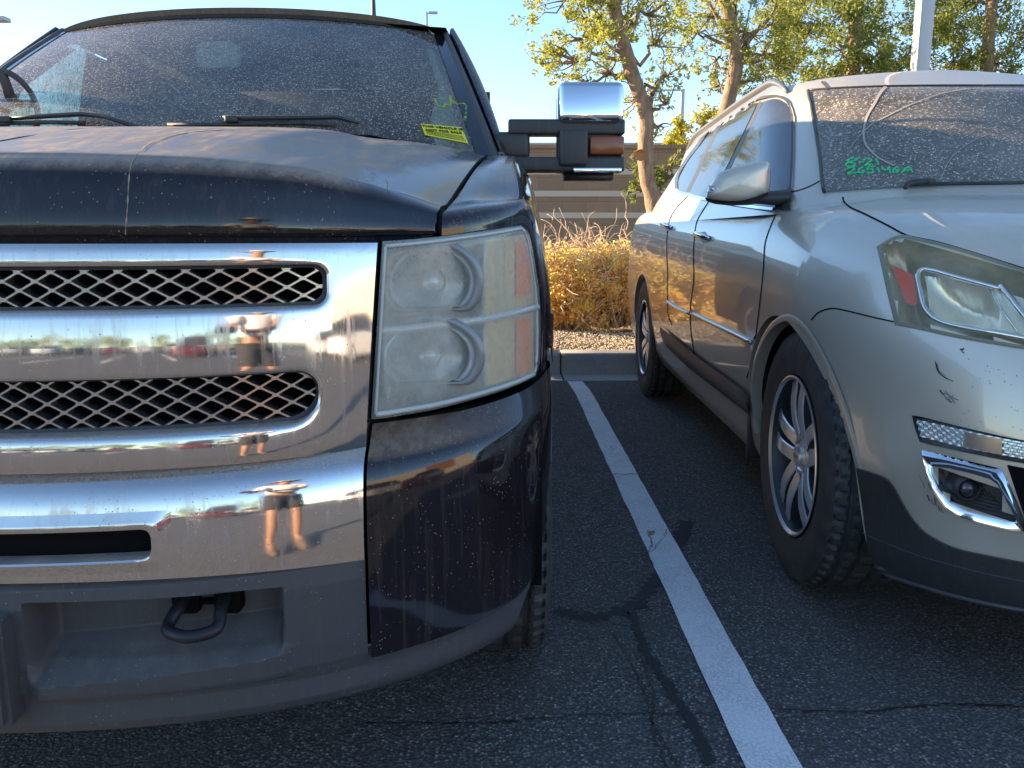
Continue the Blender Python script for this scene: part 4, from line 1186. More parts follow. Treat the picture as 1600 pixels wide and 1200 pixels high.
def sline(body, f, size, sx=1., dx=0.):
    p = c4[0] + (c4[3] - c4[0]) * f + ((c4[1] + (c4[2] - c4[1]) * f) - (c4[0] + (c4[3] - c4[0]) * f)) * .5
    text_mesh(body, size, 'lettering', 'ink', p + nrm * .002 + ex * dx, RM, stk, sx=sx, bold=.0002)
sline('THIS VEHICLE IS', .20, H_ * .25, 1.08); sline('NOT FOR SALE', .47, H_ * .25, 1.0)
m = MB()
for f in (.64, .76, .88):
    p0 = c4[0] + (c4[3] - c4[0]) * f; p1 = c4[1] + (c4[2] - c4[1]) * f; a = .06; 
    while a < .93:
        l = random.uniform(.02, .06); q0 = p0 + (p1 - p0) * a; q1 = p0 + (p1 - p0) * (a + l); h_ = ez / H_ * H_ * .028
        m.add([q0 + nrm * .0018 + h_, q1 + nrm * .0018 + h_, q1 + nrm * .0018 - h_, q0 + nrm * .0018 - h_], [(0, 1, 2, 3)]); a += l + .012
m.build('fine_print', 'ink', stk, False, fix=False)
def scribble(name, px_pts, wd, mt, n=50, off=.007, par=None, hit=None, depth=.0015):
    hit = hit or on_glass; P = smoothpts(px_pts, n); Q = [hit(a, b, off) for a, b in P]; G_ = []
    for i in range(n):
        d = Q[min(i + 1, n - 1)] - Q[max(i - 1, 0)]; d /= np.linalg.norm(d) + 1e-9
        v_ = CC - Q[i]; v_ /= np.linalg.norm(v_); s_ = np.cross(d, v_); s_ /= np.linalg.norm(s_) + 1e-9
        w_ = wd * (.75 + .35 * math.sin(i * .7)); G_.append([Q[i] + s_ * w_, Q[i] + v_ * depth, Q[i] - s_ * w_])
    return MB().grid(G_)
m = scribble('', [(678, 153), (683, 163), (692, 168), (697, 163), (704, 165), (703, 148), (705, 158), (716, 162), (725, 163), (728, 172), (726, 188)], .0045, 'oliveink')
m.build('marker_scribble', 'oliveink', TR, fix=False)
m = scribble('', [(383, 170), (400, 150), (425, 128), (455, 112), (490, 101), (530, 94), (575, 90), (612, 90)], .0022, 'g', 40, .004); m.build('dust_arc', 'dustline', TR, fix=False)
m = scribble('', [(661, 43), (669, 49), (678, 54)], .006, 'w', 8); b = scribble('', [(668, 43), (665, 49), (666, 53)], .006, 'w', 8); m.add(b.v, b.f); m.build('marker_cross', 'whiteink', TR, fix=False)
# ============================================================ SILVER SUV (local axes: nose towards -y, x lateral)
s_world = False
SH = rad(0.8); ST = np.array([1.852, 1.477, 0.])
SV = root('suv', tuple(ST), 'champagne silver sport utility car with green marker numbers on its dusty windshield', 'suv', rz=-SH)
def to_l(p): q = np.asarray(p) - ST; return np.array([q[0] * math.cos(SH) - q[1] * math.sin(SH), q[0] * math.sin(SH) + q[1] * math.cos(SH), q[2]])
def ray_l(px, py):
    d = ray(px, py); return to_l(CC), np.array([d[0] * math.cos(SH) - d[1] * math.sin(SH), d[0] * math.sin(SH) + d[1] * math.cos(SH), d[2]])
LEN = 5.15
# feature rows: (yf, D, n, W, [(y, z)...])
ROWS = [
 (.085, .80, 2.3, .915, [(0, .185), (.5, .195), (.9, .225), (1.5, .25), (5.2, .30)]),
 (.040, .90, 2.3, .945, [(0, .26), (.6, .28), (1.5, .31), (5.2, .36)]),
 (.020, .95, 2.3, .962, [(0, .36), (.6, .38), (1.5, .40), (5.2, .44)]),
 (.000, .98, 2.3, .982, [(0, .50), (.6, .51), (1.5, .52), (5.2, .56)]),
 (.010, 1.0, 2.3, .990, [(0, .64), (.6, .65), (1.5, .66), (5.2, .70)]),
 (.045, 1.0, 2.3, .990, [(0, .76), (.6, .775), (1.5, .79), (5.2, .83)]),
 (.105, 1.0, 2.35, .980, [(0, .85), (.6, .88), (1.5, .92), (3, .96), (5.2, 1.02)]),
 (.170, 1.0, 2.4, .952, [(0, .915), (.6, .97), (1.2, 1.02), (1.6, 1.05), (3, 1.08), (5.2, 1.15)]),
 (.235, 1.0, 2.5, .905, [(0, .955), (.6, 1.025), (1.2, 1.10), (1.6, 1.13), (3, 1.15), (5.2, 1.22)]),
 (.300, 1.0, 2.6, .820, [(0, .985), (.6, 1.065), (1.2, 1.15), (1.6, 1.175), (3, 1.19), (5.2, 1.25)]),
 (.360, 1.0, 2.6, .640, [(0, 1.005), (.6, 1.095), (1.2, 1.185), (1.6, 1.20), (3, 1.20), (5.2, 1.25)]),
 (.400, 1.0, 2.6, .400, [(0, 1.015), (.6, 1.11), (1.2, 1.20), (1.6, 1.20), (3, 1.20), (5.2, 1.25)]),
 (.420, 1.0, 2.6, .020, [(0, 1.02), (.6, 1.115), (1.2, 1.205), (1.6, 1.20), (3, 1.20), (5.2, 1.25)]),
]
def row_pt(k, t):
    yf, D, n, W, zt = ROWS[k]
    if t <= .42:
        q = math.pi / 2 * (t / .42); x = W * math.sin(q) ** (2 / n); y = yf + D * (1 - max(0, math.cos(q)) ** (2 / n))
    elif t <= .90:
        f = (t - .42) / .48; y = yf + D + f * (4.70 - yf - D); x = W
    else:
        q = math.pi / 2 * (t - .90) / .10; y = 4.70 + .45 * math.sin(q) ** (2 / 2.4) * (1 - .1 * (k > 7)); x = W * max(.0, math.cos(q)) ** (2 / 2.4)
    z = float(np.interp(y, [a for a, b in zt], [b for a, b in zt]))
    return np.array([x, y, z])
WY, RWY, WZ, WR = 1.03, 4.03, .385, .428
def col_pts(t, nv, lo=None):
    C = np.array([row_pt(k, t) for k in range(len(ROWS))])
    D_ = catmull(C, 140)
    # arch clip from below, by height at this station
    yb = D_[10][1]; zl = None
    for yc in (WY, RWY):
        if abs(yb - yc) < WR: zl = WZ + math.sqrt(WR ** 2 - (yb - yc) ** 2)
    if zl is not None:
        pass
    R_ = resample(D_, nv)
    if zl is not None:
        k = int(np.argmax(R_[:, 2] > zl)); a, b = R_[k - 1], R_[k]; p = a + (b - a) * ((zl - a[2]) / (b[2] - a[2])); R_[:k] = p
    return R_
def tf_y(y):
    """t at which row 3 reaches local y"""
    a, b = 0, 1
    for _ in range(40):
        c = (a + b) / 2
        if row_pt(3, c)[1] < y: a = c
        else: b = c
    return a
TS = list(np.linspace(0, tf_y(WY - WR) - 1e-4, 40)) + list(tf_y(WY - WR * math.cos(a)) for a in np.linspace(.02, math.pi - .02, 44)) + list(np.linspace(tf_y(WY + WR) + 1e-4, tf_y(RWY - WR) - 1e-4, 40)) \
     + list(tf_y(RWY - WR * math.cos(a)) for a in np.linspace(.02, math.pi - .02, 36)) + list(np.linspace(tf_y(RWY + WR) + 1e-4, 1, 24))
NV = 96
SG = [[q * np.array([-1, 1, 1]) for q in col_pts(t, NV)] for t in TS]
m = MB(); m.grid(SG)
def proj_px(q):
    p_ = np.array([q[0] * math.cos(SH) + q[1] * math.sin(SH), -q[0] * math.sin(SH) + q[1] * math.cos(SH), q[2]]) + ST - CC
    c_ = p_.dot(_f); return 800 + FPX * p_.dot(_r) / c_, 600 - FPX * p_.dot(_u) / c_
def in_poly(x, y, P):
    k = False; j = len(P) - 1
    for i in range(len(P)):
        if (P[i][1] > y) != (P[j][1] > y) and x < (P[j][0] - P[i][0]) * (y - P[i][1]) / (P[j][1] - P[i][1]) + P[i][0]: k = not k
        j = i
    return k
SUVB = BVHTree.FromPolygons([Vector(q) for q in m.v], m.f)
# inner return along the lower edge and the arches
low = [r[0] for r in SG]; m.grid([[q, q + np.array([.03, 0, .0])] for q in low])
CUTS = ([(1376, 388), (1402, 374), (1430, 377), (1530, 403), (1700, 450), (1700, 552), (1545, 531), (1440, 510), (1404, 503)],
        [(1459, 731), (1485, 734), (1548, 752), (1585, 811), (1540, 802), (1508, 793), (1486, 779), (1462, 744)])
kf = []
for f_ in m.f:
    c_ = sum(m.v[i] for i in f_) / len(f_); x_, y_ = proj_px(c_)
    if c_[1] < .56 and c_[2] < .30: continue
    if c_[1] < 1.2 and c_[0] < -.25 and 1370 < x_ < 1652 and any(in_poly(x_, y_, P) for P in CUTS): continue
    kf.append(f_)
m.f = kf
m.mirror_x(0.); body = m.build('body', 'champ', SV, sharp=40)
# ---- greenhouse
def gh_w(z): 
    if z < 1.54: return .908 - (z - 1.15) * .455
    f = min(1, (z - 1.54) / .212); return max(.0, .73 * (1 - f ** 6) ** (1 / 3.2) * (1 - .06 * f))
def gh_front(z): return 1.12 + (z - 1.16) * 1.62 if z < 1.60 else 1.833 + (z - 1.60) * 2.7
def gh_rear(z): return 5.02 - (z - 1.16) * .75
def gh_pt(z, t):
    """t 0 front centre .. 1 rear centre at height z"""
    W = gh_w(z); yf, yr = gh_front(z), gh_rear(z); D, n = (.66 if z < 1.55 else .66 - (z - 1.55) * 1.7), 2.5
    if t < .4:
        q = math.pi / 2 * t / .4; return np.array([-W * math.sin(q) ** (2 / n), yf + D * (1 - max(0, math.cos(q)) ** (2 / n)), z])
    if t < .85: f = (t - .4) / .45; return np.array([-W, yf + D + f * (yr - .6 - yf - D), z])
    q = math.pi / 2 * (t - .85) / .15; return np.array([-W * max(0, math.cos(q)) ** (2 / 2.6), yr - .6 + .6 * math.sin(q) ** (2 / 2.6), z])
zz_ = list(np.linspace(1.14, 1.565, 40)) + list(1.54 + .212 * np.sin(np.linspace(.20, math.pi / 2, 34)))
# the roof drops towards the rear
def drop(p):
    k = max(0, p[1] - 2.5); s_ = max(0, (p[2] - 1.3) / .475); return p + np.array([0, 0, -.022 * k ** 1.7 * s_ + .012 * s_ * math.exp(-((p[1] - 2.6) / .8) ** 2)])
GG = [[drop(gh_pt(z, t)) for z in zz_] for t in list(np.linspace(0, .4, 50)) + list(np.linspace(.4, 1, 60))[1:]]
m = MB(); m.grid(GG)
GHB = BVHTree.FromPolygons([Vector(q) for q in m.v], m.f)
m.mirror_x(0.); m.build('cabin_shell', 'champ', SV, sharp=40)
def hit_l(px, py, off=.003, tree=None, fb=True):
    o_, d = ray_l(px, py); best = None
    for T in (tree if isinstance(tree, (list, tuple)) else [tree]):
        loc, nrm, idx, dist = T.ray_cast(Vector(o_), Vector(d))
        if loc is not None and (best is None or dist < best[2]): best = (np.array(loc), np.array(nrm), dist)
    if best is None:
        T = tree[0] if isinstance(tree, (list, tuple)) else tree
        # nearest approach to the silhouette
        bb = None
        for s_ in np.linspace(1.2, 7.5, 120):
            loc, nrm, idx, dist = T.find_nearest(Vector(o_ + d * s_))
            if bb is None or dist < bb[2]: bb = (np.array(loc), np.array(nrm), dist)
        best = bb
    p, n_, _ = best
    if n_.dot(d) > 0: n_ = -n_
    return p + n_ * off
def sm(pts, n): return smoothpts(pts, n)
def ribbon(pts, wpx, n, tree, off, taper=False, smooth_=True):
    P = smoothpts(pts, n) if smooth_ else resample(pts, n); G = []
    for i in range(n):
        d = P[min(i + 1, n - 1)] - P[max(i - 1, 0)]; d /= np.linalg.norm(d) + 1e-9; nn = np.array([-d[1], d[0]])
        w_ = wpx[0] + (wpx[1] - wpx[0]) * i / (n - 1) if hasattr(wpx, '__len__') else wpx
        G.append([hit_l(*(P[i] + nn * w_ * k), off=off, tree=tree) for k in (-1, 0, 1)])
    return G
def patch_l(T, B, L, R, nu, nv, tree, off): return quad_patch(T, B, L, R, nu, nv, lambda a, b: hit_l(a, b, off, tree))
def rnd(p): return p
def two(m, name, mt, par=SV, mirror=True, label=None, **k):
    """the near-side part and its twin on the far side of the car"""
    a = m.build(name, mt, par, **k)
    if label: a['label'] = label
    if mirror:
        m2 = MB(); m2.v = [q * np.array([-1, 1, 1]) for q in m.v]; m2.f = list(m.f); b = m2.build(name, mt, par, **k)
        return a, b
    return a
BO = [SUVB, GHB]
# ---- windows
gf = patch_l([(1192, 160), (1205, 156), (1217, 156), (1229, 163)], [(1141, 268), (1122, 312), (1170, 322), (1232, 329)][1:], [(1192, 160), (1166, 214), (1141, 268), (1117, 314)], [(1229, 163), (1237, 182), (1238, 225), (1236, 275), (1231, 328)], 18, 20, GHB, .004)
gr = patch_l([(1131, 186), (1148, 174), (1166, 166), (1185, 161)], [(1077, 302), (1090, 306), (1110, 311)], [(1131, 186), (1110, 230), (1092, 268), (1077, 302)], [(1185, 161), (1160, 213), (1136, 262), (1110, 311)], 16, 18, GHB, .004)
gq = patch_l([(1095, 226), (1106, 211), (1127, 189)], [(1060, 297), (1066, 301), (1074, 301)], [(1095, 226), (1076, 250), (1061, 275), (1060, 297)], [(1127, 189), (1106, 231), (1090, 267), (1074, 301)], 12, 14, GHB, .004)
for g in (gf, gr, gq): 
    m = MB(); m.grid(g); two(m, 'side_window', 'glass_dark')
# dark pillars between them
for pts in ([(1190, 160), (1164, 214), (1139, 265), (1115, 312)], [(1129, 187), (1107, 232), (1091, 268), (1075, 301)]):
    m = MB(); m.grid(ribbon(pts, 2.6, 20, GHB, .0045)); two(m, 'window_pillar', 'trim')
# window surround (black) and lower chrome strip
m = MB(); m.grid(ribbon([(1058, 296), (1059, 278), (1074, 250), (1094, 224), (1106, 208), (1129, 184), (1148, 171), (1166, 162), (1187, 156), (1205, 152.5), (1218, 153), (1231, 160), (1239, 178), (1240, 225), (1238, 278), (1234, 325)], 1.8, 90, GHB, .010)); two(m, 'window_seal', 'trim')
m = MB(); m.grid(ribbon([(1060, 301), (1077, 305), (1100, 311), (1130, 317), (1162, 322), (1190, 326), (1214, 329)], 2.2, 40, BO, .008)); two(m, 'window_chrome', 'chrome_clean')
# windshield
def ws_c(s, t):   # along the greenhouse surface, from the pillar to the centre
    z = 1.195 + (1.665 - 1.195) * t; tt = (.24 - .03 * t) * s; return drop(gh_pt(z, tt)) + np.array([0, -.005, .004])
wst = [(1267, 145), (1290, 142), (1400, 137), (1600, 133)]
G = [[ws_c(s_, t_) for t_ in np.linspace(0, 1, 26)] for s_ in np.linspace(0, 1, 40)]
TL = sm([(1266, 146), (1275, 196), (1283, 250), (1287, 290), (1290, 303)], 26)
Lc = [hit_l(a, b, .005, GHB) for a, b in TL][::-1]           # bottom -> top
# centre line of the glass
Cc = [drop(gh_pt(z, 0)) + np.array([0, -.004, .003]) for z in np.linspace(Lc[0][2] + .02, Lc[-1][2] - .025, 26)]
G = []
for i in range(41):
    f = i / 40; row = []
    for j in range(26):
        a, b = Lc[j], Cc[j]; x = b[0] + (a[0] - b[0]) * f; z = a[2] + (b[2] - a[2]) * (1 - f ** 2)
        # find the surface point at this x, z
        lo, hi = 0., .4
        for _ in range(26):
            md = (lo + hi) / 2
            if abs(gh_pt(z, md)[0]) < abs(x): lo = md
            else: hi = md
        q = drop(gh_pt(z, lo)); row.append(np.array([x, q[1] - .006, q[2] + .004]))
    G.append(row)
m = MB(); m.grid(G); m.mirror_x(0.); wsg = m.build('windshield', 'ws_suv', SV)
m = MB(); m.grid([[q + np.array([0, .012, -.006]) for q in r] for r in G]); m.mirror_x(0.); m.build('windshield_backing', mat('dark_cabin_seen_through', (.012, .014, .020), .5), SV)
m = MB(); bl_ = [r[0] for r in G][::-1]; 
edge = [G[-1][j] for j in range(25, -1, -1)]
m.tube([q + np.array([-.002, -.002, .002]) for q in [r[25] for r in G][::1]] , .0045, 6); m.tube([q + np.array([-.003, -.002, .001]) for q in edge], .006, 6); m.mirror_x(0.)
m.build('windshield_seal', 'trim', SV)
# wiper at the cowl
def wsh_l(px, py, off=.02): return hit_l(px, py, off, GHB)
m = MB(); m.tube([wsh_l(a, b) for a, b in ((1414, 302), (1416, 297), (1424, 294), (1446, 292), (1460, 292))], [.007, .010, .012, .011, .009], 8); wp = m.build('wiper', 'trim', SV)
m = MB(); m.tube([wsh_l(a, b, .018) for a, b in ((1450, 295), (1500, 294.5), (1560, 294), (1640, 292))], .0065, 6); m.build('blade', 'rubber', wp)
# ---- marker writing
def hand(strokes, x0, y0, sc, wd, name):
    m = MB()
    for st_ in strokes:
        b = scribble('', [(x0 + a * sc, y0 + c * sc) for a, c in st_], wd, 'g', 26, .010, hit=lambda a, c, o_: hit_l(a, c, .012, GHB)); m.add(b.v, b.f)
    return m
def hand_l(strokes, wd):
    m = MB(); C0 = to_l(CC)
    for st_ in strokes:
        n = max(8, len(st_) * 6); P = smoothpts(st_, n); Q = [hit_l(a, c, .012, GHB) for a, c in P]; G_ = []
        for i in range(n):
            d = Q[min(i + 1, n - 1)] - Q[max(i - 1, 0)]; d /= np.linalg.norm(d) + 1e-9
            v_ = C0 - Q[i]; v_ /= np.linalg.norm(v_); s2 = np.cross(d, v_); s2 /= np.linalg.norm(s2) + 1e-9; w_ = wd * (.8 + .3 * math.sin(i * .9))
            G_.append([Q[i] + s2 * w_, Q[i] + v_ * .001, Q[i] - s2 * w_])
        m.grid(G_)
    return m
g1 = [[(1341, 253), (1331, 252), (1325, 255), (1329, 259), (1337, 260), (1334, 264), (1324, 264), (1322, 261), (1331, 257), (1341, 253)], [(1343, 258.5), (1350, 258)],
      [(1349, 255), (1356, 252.5), (1362, 254), (1357, 259), (1351, 263), (1359, 262), (1364, 262)], [(1369, 252), (1371, 257), (1373, 262)]]
g2 = [[(1324, 268), (1332, 266), (1336, 268), (1331, 272), (1325, 276), (1333, 275), (1341, 274)], [(1349, 265), (1343, 269), (1342, 273), (1347, 275), (1351, 272), (1346, 271)],
      [(1366, 265), (1356, 266), (1356, 269), (1363, 269), (1365, 272), (1361, 275), (1354, 274)], [(1371, 266), (1373, 270), (1374, 274)],
      [(1379, 266), (1380, 270), (1388, 269)], [(1388, 265), (1390, 270), (1391, 275)], [(1403, 265), (1396, 269), (1395, 273), (1401, 274), (1404, 271), (1398, 270)],
      [(1408, 275), (1413, 269), (1421, 266), (1423, 270), (1426, 274)], [(1410, 271.5), (1417, 271), (1425, 271)]]
m = hand_l(g1 + g2, .0031); m.build('marker_writing', 'greenink', wsg, fix=False)
m = MB()
m.grid(ribbon([(1384, 138), (1374, 150), (1366, 165), (1357, 180), (1352.5, 192), (1349.6, 212), (1352.5, 228), (1362, 240), (1375, 251), (1397, 262)], (2.4, 1.0), 60, GHB, .0085))
m.grid(ribbon([(1350, 208), (1365, 195), (1384, 185.5), (1408, 173), (1431, 163), (1455, 154), (1476, 148), (1510, 142)], (.9, .7), 60, GHB, .0085))
m.grid(ribbon([(1470, 285), (1478, 262), (1492, 243), (1515, 226), (1540, 214)], (.5, .5), 40, GHB, .0085)); m.grid(ribbon([(1325, 240), (1335, 226), (1345, 214), (1350, 208)], (.5, .5), 20, GHB, .0085))
m.build('dust_arc', 'dustline', wsg, fix=False)
# ---- panel gaps: doors, hood, fender, bumper
def gap(pts, wpx=.9, tree=None, n=40, off=.0012):
    m = MB(); m.grid(ribbon(pts, wpx, n, tree or SUVB, off)); return m
for pts, w_ in (([(1317, 308), (1319, 316), (1330, 325), (1352, 335), (1384, 351), (1414, 367), (1432, 372), (1470, 380), (1530, 398), (1600, 420)], (1.3, 1.5)),
                ([(1214, 331), (1208, 345), (1200, 365), (1195, 385), (1193, 420), (1188, 470), (1182, 520), (1178, 560), (1178, 600), (1176, 622)], .8),
                ([(1108, 314), (1098, 330), (1088, 350), (1084, 390), (1084, 440), (1079, 480), (1080, 520), (1086, 556)], .7),
                ([(1075, 306), (1058, 324), (1046, 345), (1042, 380), (1043, 420), (1043, 460), (1044, 490), (1050, 508)], .6),
                ([(1268, 500), (1280, 488), (1300, 482), (1320, 485), (1345, 491), (1370, 497), (1397, 503)], 1.1),
                ([(1236, 300), (1250, 297), (1266, 291), (1281, 283)], .8)):
    m = gap(pts, w_, BO, 60); two(m, 'panel_gap', 'seam')
# ---- headlamp: housing patch, then lens lying over it
LT = [(1371, 386), (1385, 377), (1401, 369), (1416, 368), (1432, 372), (1470, 380), (1530, 398), (1600, 421), (1660, 441)]
LB = [(1400, 508), (1440, 516), (1490, 527), (1545, 537), (1600, 546), (1660, 554)]
LL = [(1371, 386), (1377, 410), (1388, 460), (1400, 508)]; LR = [(1660, 441), (1662, 500), (1660, 554)]
hz_ = patch_l(LT, LB, LL, LR, 40, 22, SUVB, -.11)
m = MB(); m.grid(hz_)
m.grid([[a_, b_] for a_, b_ in zip(hz_[-1], patch_l(LT, LB, LL, LR, 40, 22, SUVB, .001)[-1])])
for k_ in (0, -1): m.grid([[r_[k_], r_[k_] + (np.array(q_[k_]) - r_[k_])] for r_, q_ in zip(hz_, patch_l(LT, LB, LL, LR, 40, 22, SUVB, .001))])
m.grid([[a_, b_] for a_, b_ in zip(hz_[0], patch_l(LT, LB, LL, LR, 40, 22, SUVB, .001)[0])])
hl = two(m, 'headlight', mat('lamp_housing_bronze', (.62, .57, .46), .30, .5))
lamp = hl[0]; lamp['label'] = 'swept-back dusty headlight'
def on_lamp(a, b, off=-.02): return hit_l(a, b, off, SUVB)
M['bowl_gold'] = mat('sun_gold_reflector', (.92, .88, .76), .22, .5)  # golden-white base puts the sunlit look into the bowl colour
M['bronze_border'] = mat('bronze_border', (.22, .20, .16), .3)
for base, sg in ((hl[0], 1), (hl[1], -1)):
    def P_(m, name, mt, par=base, **k):
        if sg < 0: m.v = [q * np.array([-1, 1, 1]) for q in m.v]
        return m.build(name, mt, par, **k)
    m = MB(); g = patch_l(LT, LB, LL, LR, 50, 26, SUVB, .004); m.grid(g); rim(m, g, (.01, .02, -.004)); P_(m, 'lens', 'lens_suv')
    m = MB(); m.grid(ribbon([(x, y + 2) for x, y in LT[:9]], 2.0, 60, SUVB, .0015)); m.grid(ribbon([(x, y - 3) for x, y in LB], 3.0, 60, SUVB, .0015)); m.grid(ribbon([(x + 3, y) for x, y in LL], 4, 30, SUVB, .0015)); P_(m, 'lamp_border', 'bronze_border')
    m = MB(); m.grid(patch_l([(1388, 408), (1400, 414), (1424, 426)], [(1412, 471), (1420, 473), (1429, 474)], [(1388, 408), (1400, 440), (1412, 471)], [(1424, 426), (1427, 450), (1429, 474)], 8, 12, SUVB, -.012)); P_(m, 'side_reflector', 'red_lens')
    m = MB(); m.tube([on_lamp(a, b, -.012) for a, b in smoothpts([(1560, 446), (1500, 430), (1455, 418), (1437, 417), (1430, 428), (1434, 452), (1440, 476), (1452, 492), (1475, 503), (1520, 512), (1560, 518), (1610, 527)], 60)], .0065, 8); P_(m, 'reflector_rim', 'chrome_clean')
    m = MB(); c0 = smoothpts([(1440, 424), (1480, 428), (1540, 442), (1640, 470)], 66); c1 = smoothpts([(1446, 478), (1470, 498), (1540, 512), (1640, 530)], 66); G = []
    for i in range(66):
        row = []
        for j in range(14):
            f = j / 13; p = c0[i] * (1 - f) + c1[i] * f; dep = -.018 - .055 * math.sin(math.pi * f) * math.sin(math.pi * min(1, (i + 1) / 40)) - .0035 * (i % 2); row.append(on_lamp(p[0], p[1], dep))
        G.append(row)
    m.grid(G); P_(m, 'reflector_bowl', 'bowl_gold')
    m = MB(); m.tube([on_lamp(1563, 442, -.010), on_lamp(1590, 478, -.010), on_lamp(1625, 525, -.010)], .0075, 6); m.tube([on_lamp(1541, 440, -.012), on_lamp(1562, 478, -.012), on_lamp(1588, 516, -.012)], .0022, 6); P_(m, 'lamp_divider', 'chrome_clean')
# ---- lower cladding of the bumper
CT = [(1342, 731), (1362, 737), (1386, 746), (1400, 762), (1412, 784), (1430, 812), (1452, 834), (1493, 855), (1545, 867), (1600, 877), (1680, 886)]
CB = [(1365, 886), (1382, 894), (1410, 905), (1480, 926), (1540, 940), (1600, 951), (1680, 962)]
m = MB(); g = patch_l(CT, CB, [(1342, 731), (1350, 780), (1358, 840), (1365, 886)], [(1680, 886), (1682, 925), (1680, 962)], 60, 24, SUVB, .009); m.grid(g); rim(m, g, (.02, .02, .0))
# continue the cladding over the middle of the nose
g2 = []
for t in np.linspace(tf_y(float(g[-1][10][1])) + .0, 0, 24):
    C = catmull(np.array([row_pt(k, t) for k in range(len(ROWS))]), 140); za, zb = g[-1][0][2], g[-1][-1][2]; r_ = []
    for f in np.linspace(0, 1, 12):
        z = za + (zb - za) * f; kk = int(np.argmax(C[:, 2] >= z)); r_.append(C[kk] * np.array([-1, 1, 1]) + np.array([0, -.006, 0]))
    g2.append(r_)
m.grid(g2); m.mirror_x(0.); m.build('lower_cladding', 'trim', SV, sharp=50)
m = MB(); m.grid(ribbon([(1352, 831), (1380, 843), (1440, 866), (1520, 888), (1600, 905), (1680, 918)], .8, 50, SUVB, .0105)); m.mirror_x(0); m.build('cladding_crease', mat('crease_grey', (.10, .11, .13), .4), SV)
m = MB(); m.tube([r_[-1] + np.array([0, -.004, .004]) for r_ in g[:-3]] + [r_[-1] + np.array([0, -.004, .003]) for r_ in g2], .006, 6); m.mirror_x(0); m.build('lip', mat('lip_grey', (.07, .075, .085), .4), SV)
# ---- turn lamp strip and fog-lamp pocket
TT = [(1426, 649), (1440, 651), (1500, 666), (1560, 680), (1600, 688), (1650, 697)]; TB = [(1438, 690), (1460, 696), (1510, 707), (1560, 717), (1600, 724), (1650, 732)]
m = MB(); g = patch_l(TT, TB, [(1426, 649), (1431, 670), (1438, 690)], [(1650, 697), (1650, 715), (1650, 732)], 36, 8, SUVB, .003); m.grid(g); tl = m.build('turn_lamp', 'seam', SV)
m = MB(); T_ = smoothpts([(1434, 655), (1500, 670), (1560, 683), (1645, 699)], 60); B_ = smoothpts([(1441, 682), (1500, 697), (1560, 709), (1645, 724)], 60); G = []
for i in range(60):
    G.append([hit_l(*(T_[i] * (1 - f) + B_[i] * f), off=.004 + (.004 if (i // 2 + j // 2) % 2 else 0), tree=SUVB) for j, f in enumerate(np.linspace(0, 1, 12))])
m.grid(G); m.build('reflector', 'lampchrome', tl, False)
m = MB(); m.grid(patch_l([(1510, 674), (1540, 681), (1568, 686)], [(1510, 698), (1540, 704), (1568, 710)], [(1510, 674), (1510, 698)], [(1568, 686), (1568, 710)], 10, 6, SUVB, .010)); m.build('amber_insert', mat('smoky_amber', (.50, .36, .28), .2, .7), tl)
m = MB(); g = patch_l(TT, TB, [(1426, 649), (1431, 670), (1438, 690)], [(1650, 697), (1650, 715), (1650, 732)], 36, 8, SUVB, .014); m.grid(g); m.build('lens', 'lens_clear', tl)
# chrome bezel
def poly_ring(outer, inner, n, off_o, off_m, off_i, tree, name, mt, par, deep=-.03):
    def dens(P):
        P = list(P) + [P[0]]; return resample(P, n + 1)[:-1]
    O, I = dens(outer), dens(inner); G = []
    for a, b in zip(O, I):
        G.append([hit_l(*a, off=off_o, tree=tree), hit_l(*(a * .7 + b * .3), off=off_m, tree=tree), hit_l(*(a * .3 + b * .7), off=off_m * .8, tree=tree), hit_l(*b, off=off_i, tree=tree), hit_l(*b, off=deep, tree=tree)])
    m = MB(); m.grid(G, close_u=True); return m.build(name, mt, par, sharp=40)
fo = [(1441, 703), (1480, 712), (1530, 724), (1564, 732), (1575, 752), (1590, 785), (1601, 812), (1606, 832), (1590, 832), (1545, 822), (1500, 808), (1475, 792), (1460, 768), (1450, 738)]
fi = [(1456, 728), (1485, 731), (1525, 741), (1548, 748), (1560, 757), (1572, 780), (1584, 803), (1590, 815), (1575, 814), (1540, 806), (1508, 797), (1484, 783), (1468, 762), (1459, 742)]
bez = poly_ring(fo, fi, 70, .002, .012, .004, SUVB, 'fog_lamp_bezel', 'chrome_clean', SV)
m = MB(); c = np.mean(np.array(fi), 0); G = []
O = resample(fi + [fi[0]], 61)[:-1]
for a in O:
    G.append([hit_l(*(a * (1 - f) + c * f), off=-.016 - .025 * f - .003 * (k % 2), tree=SUVB) for k, f in enumerate(np.linspace(0, .98, 14))])
m.grid(G, close_u=True); m.build('fog_lamp_pocket', 'trim', bez, False)
c = hit_l(1510, 766, -.012, SUVB)
m = MB(); m.lathe([(-.012, 0), (-.010, .012), (-.004, .019), (.006, .0225), (.03, .0225)], 'y', 28, tuple(c)); fg = m.build('fog_lamp', mat('fog_lamp_glass', (.05, .05, .055), .06, .3, coat=1.), bez)
m = MB(); m.lathe([(.0, .023), (-.004, .026), (.02, .030), (.05, .030)], 'y', 28, tuple(c)); m.build('lamp_ring', 'trim', fg)
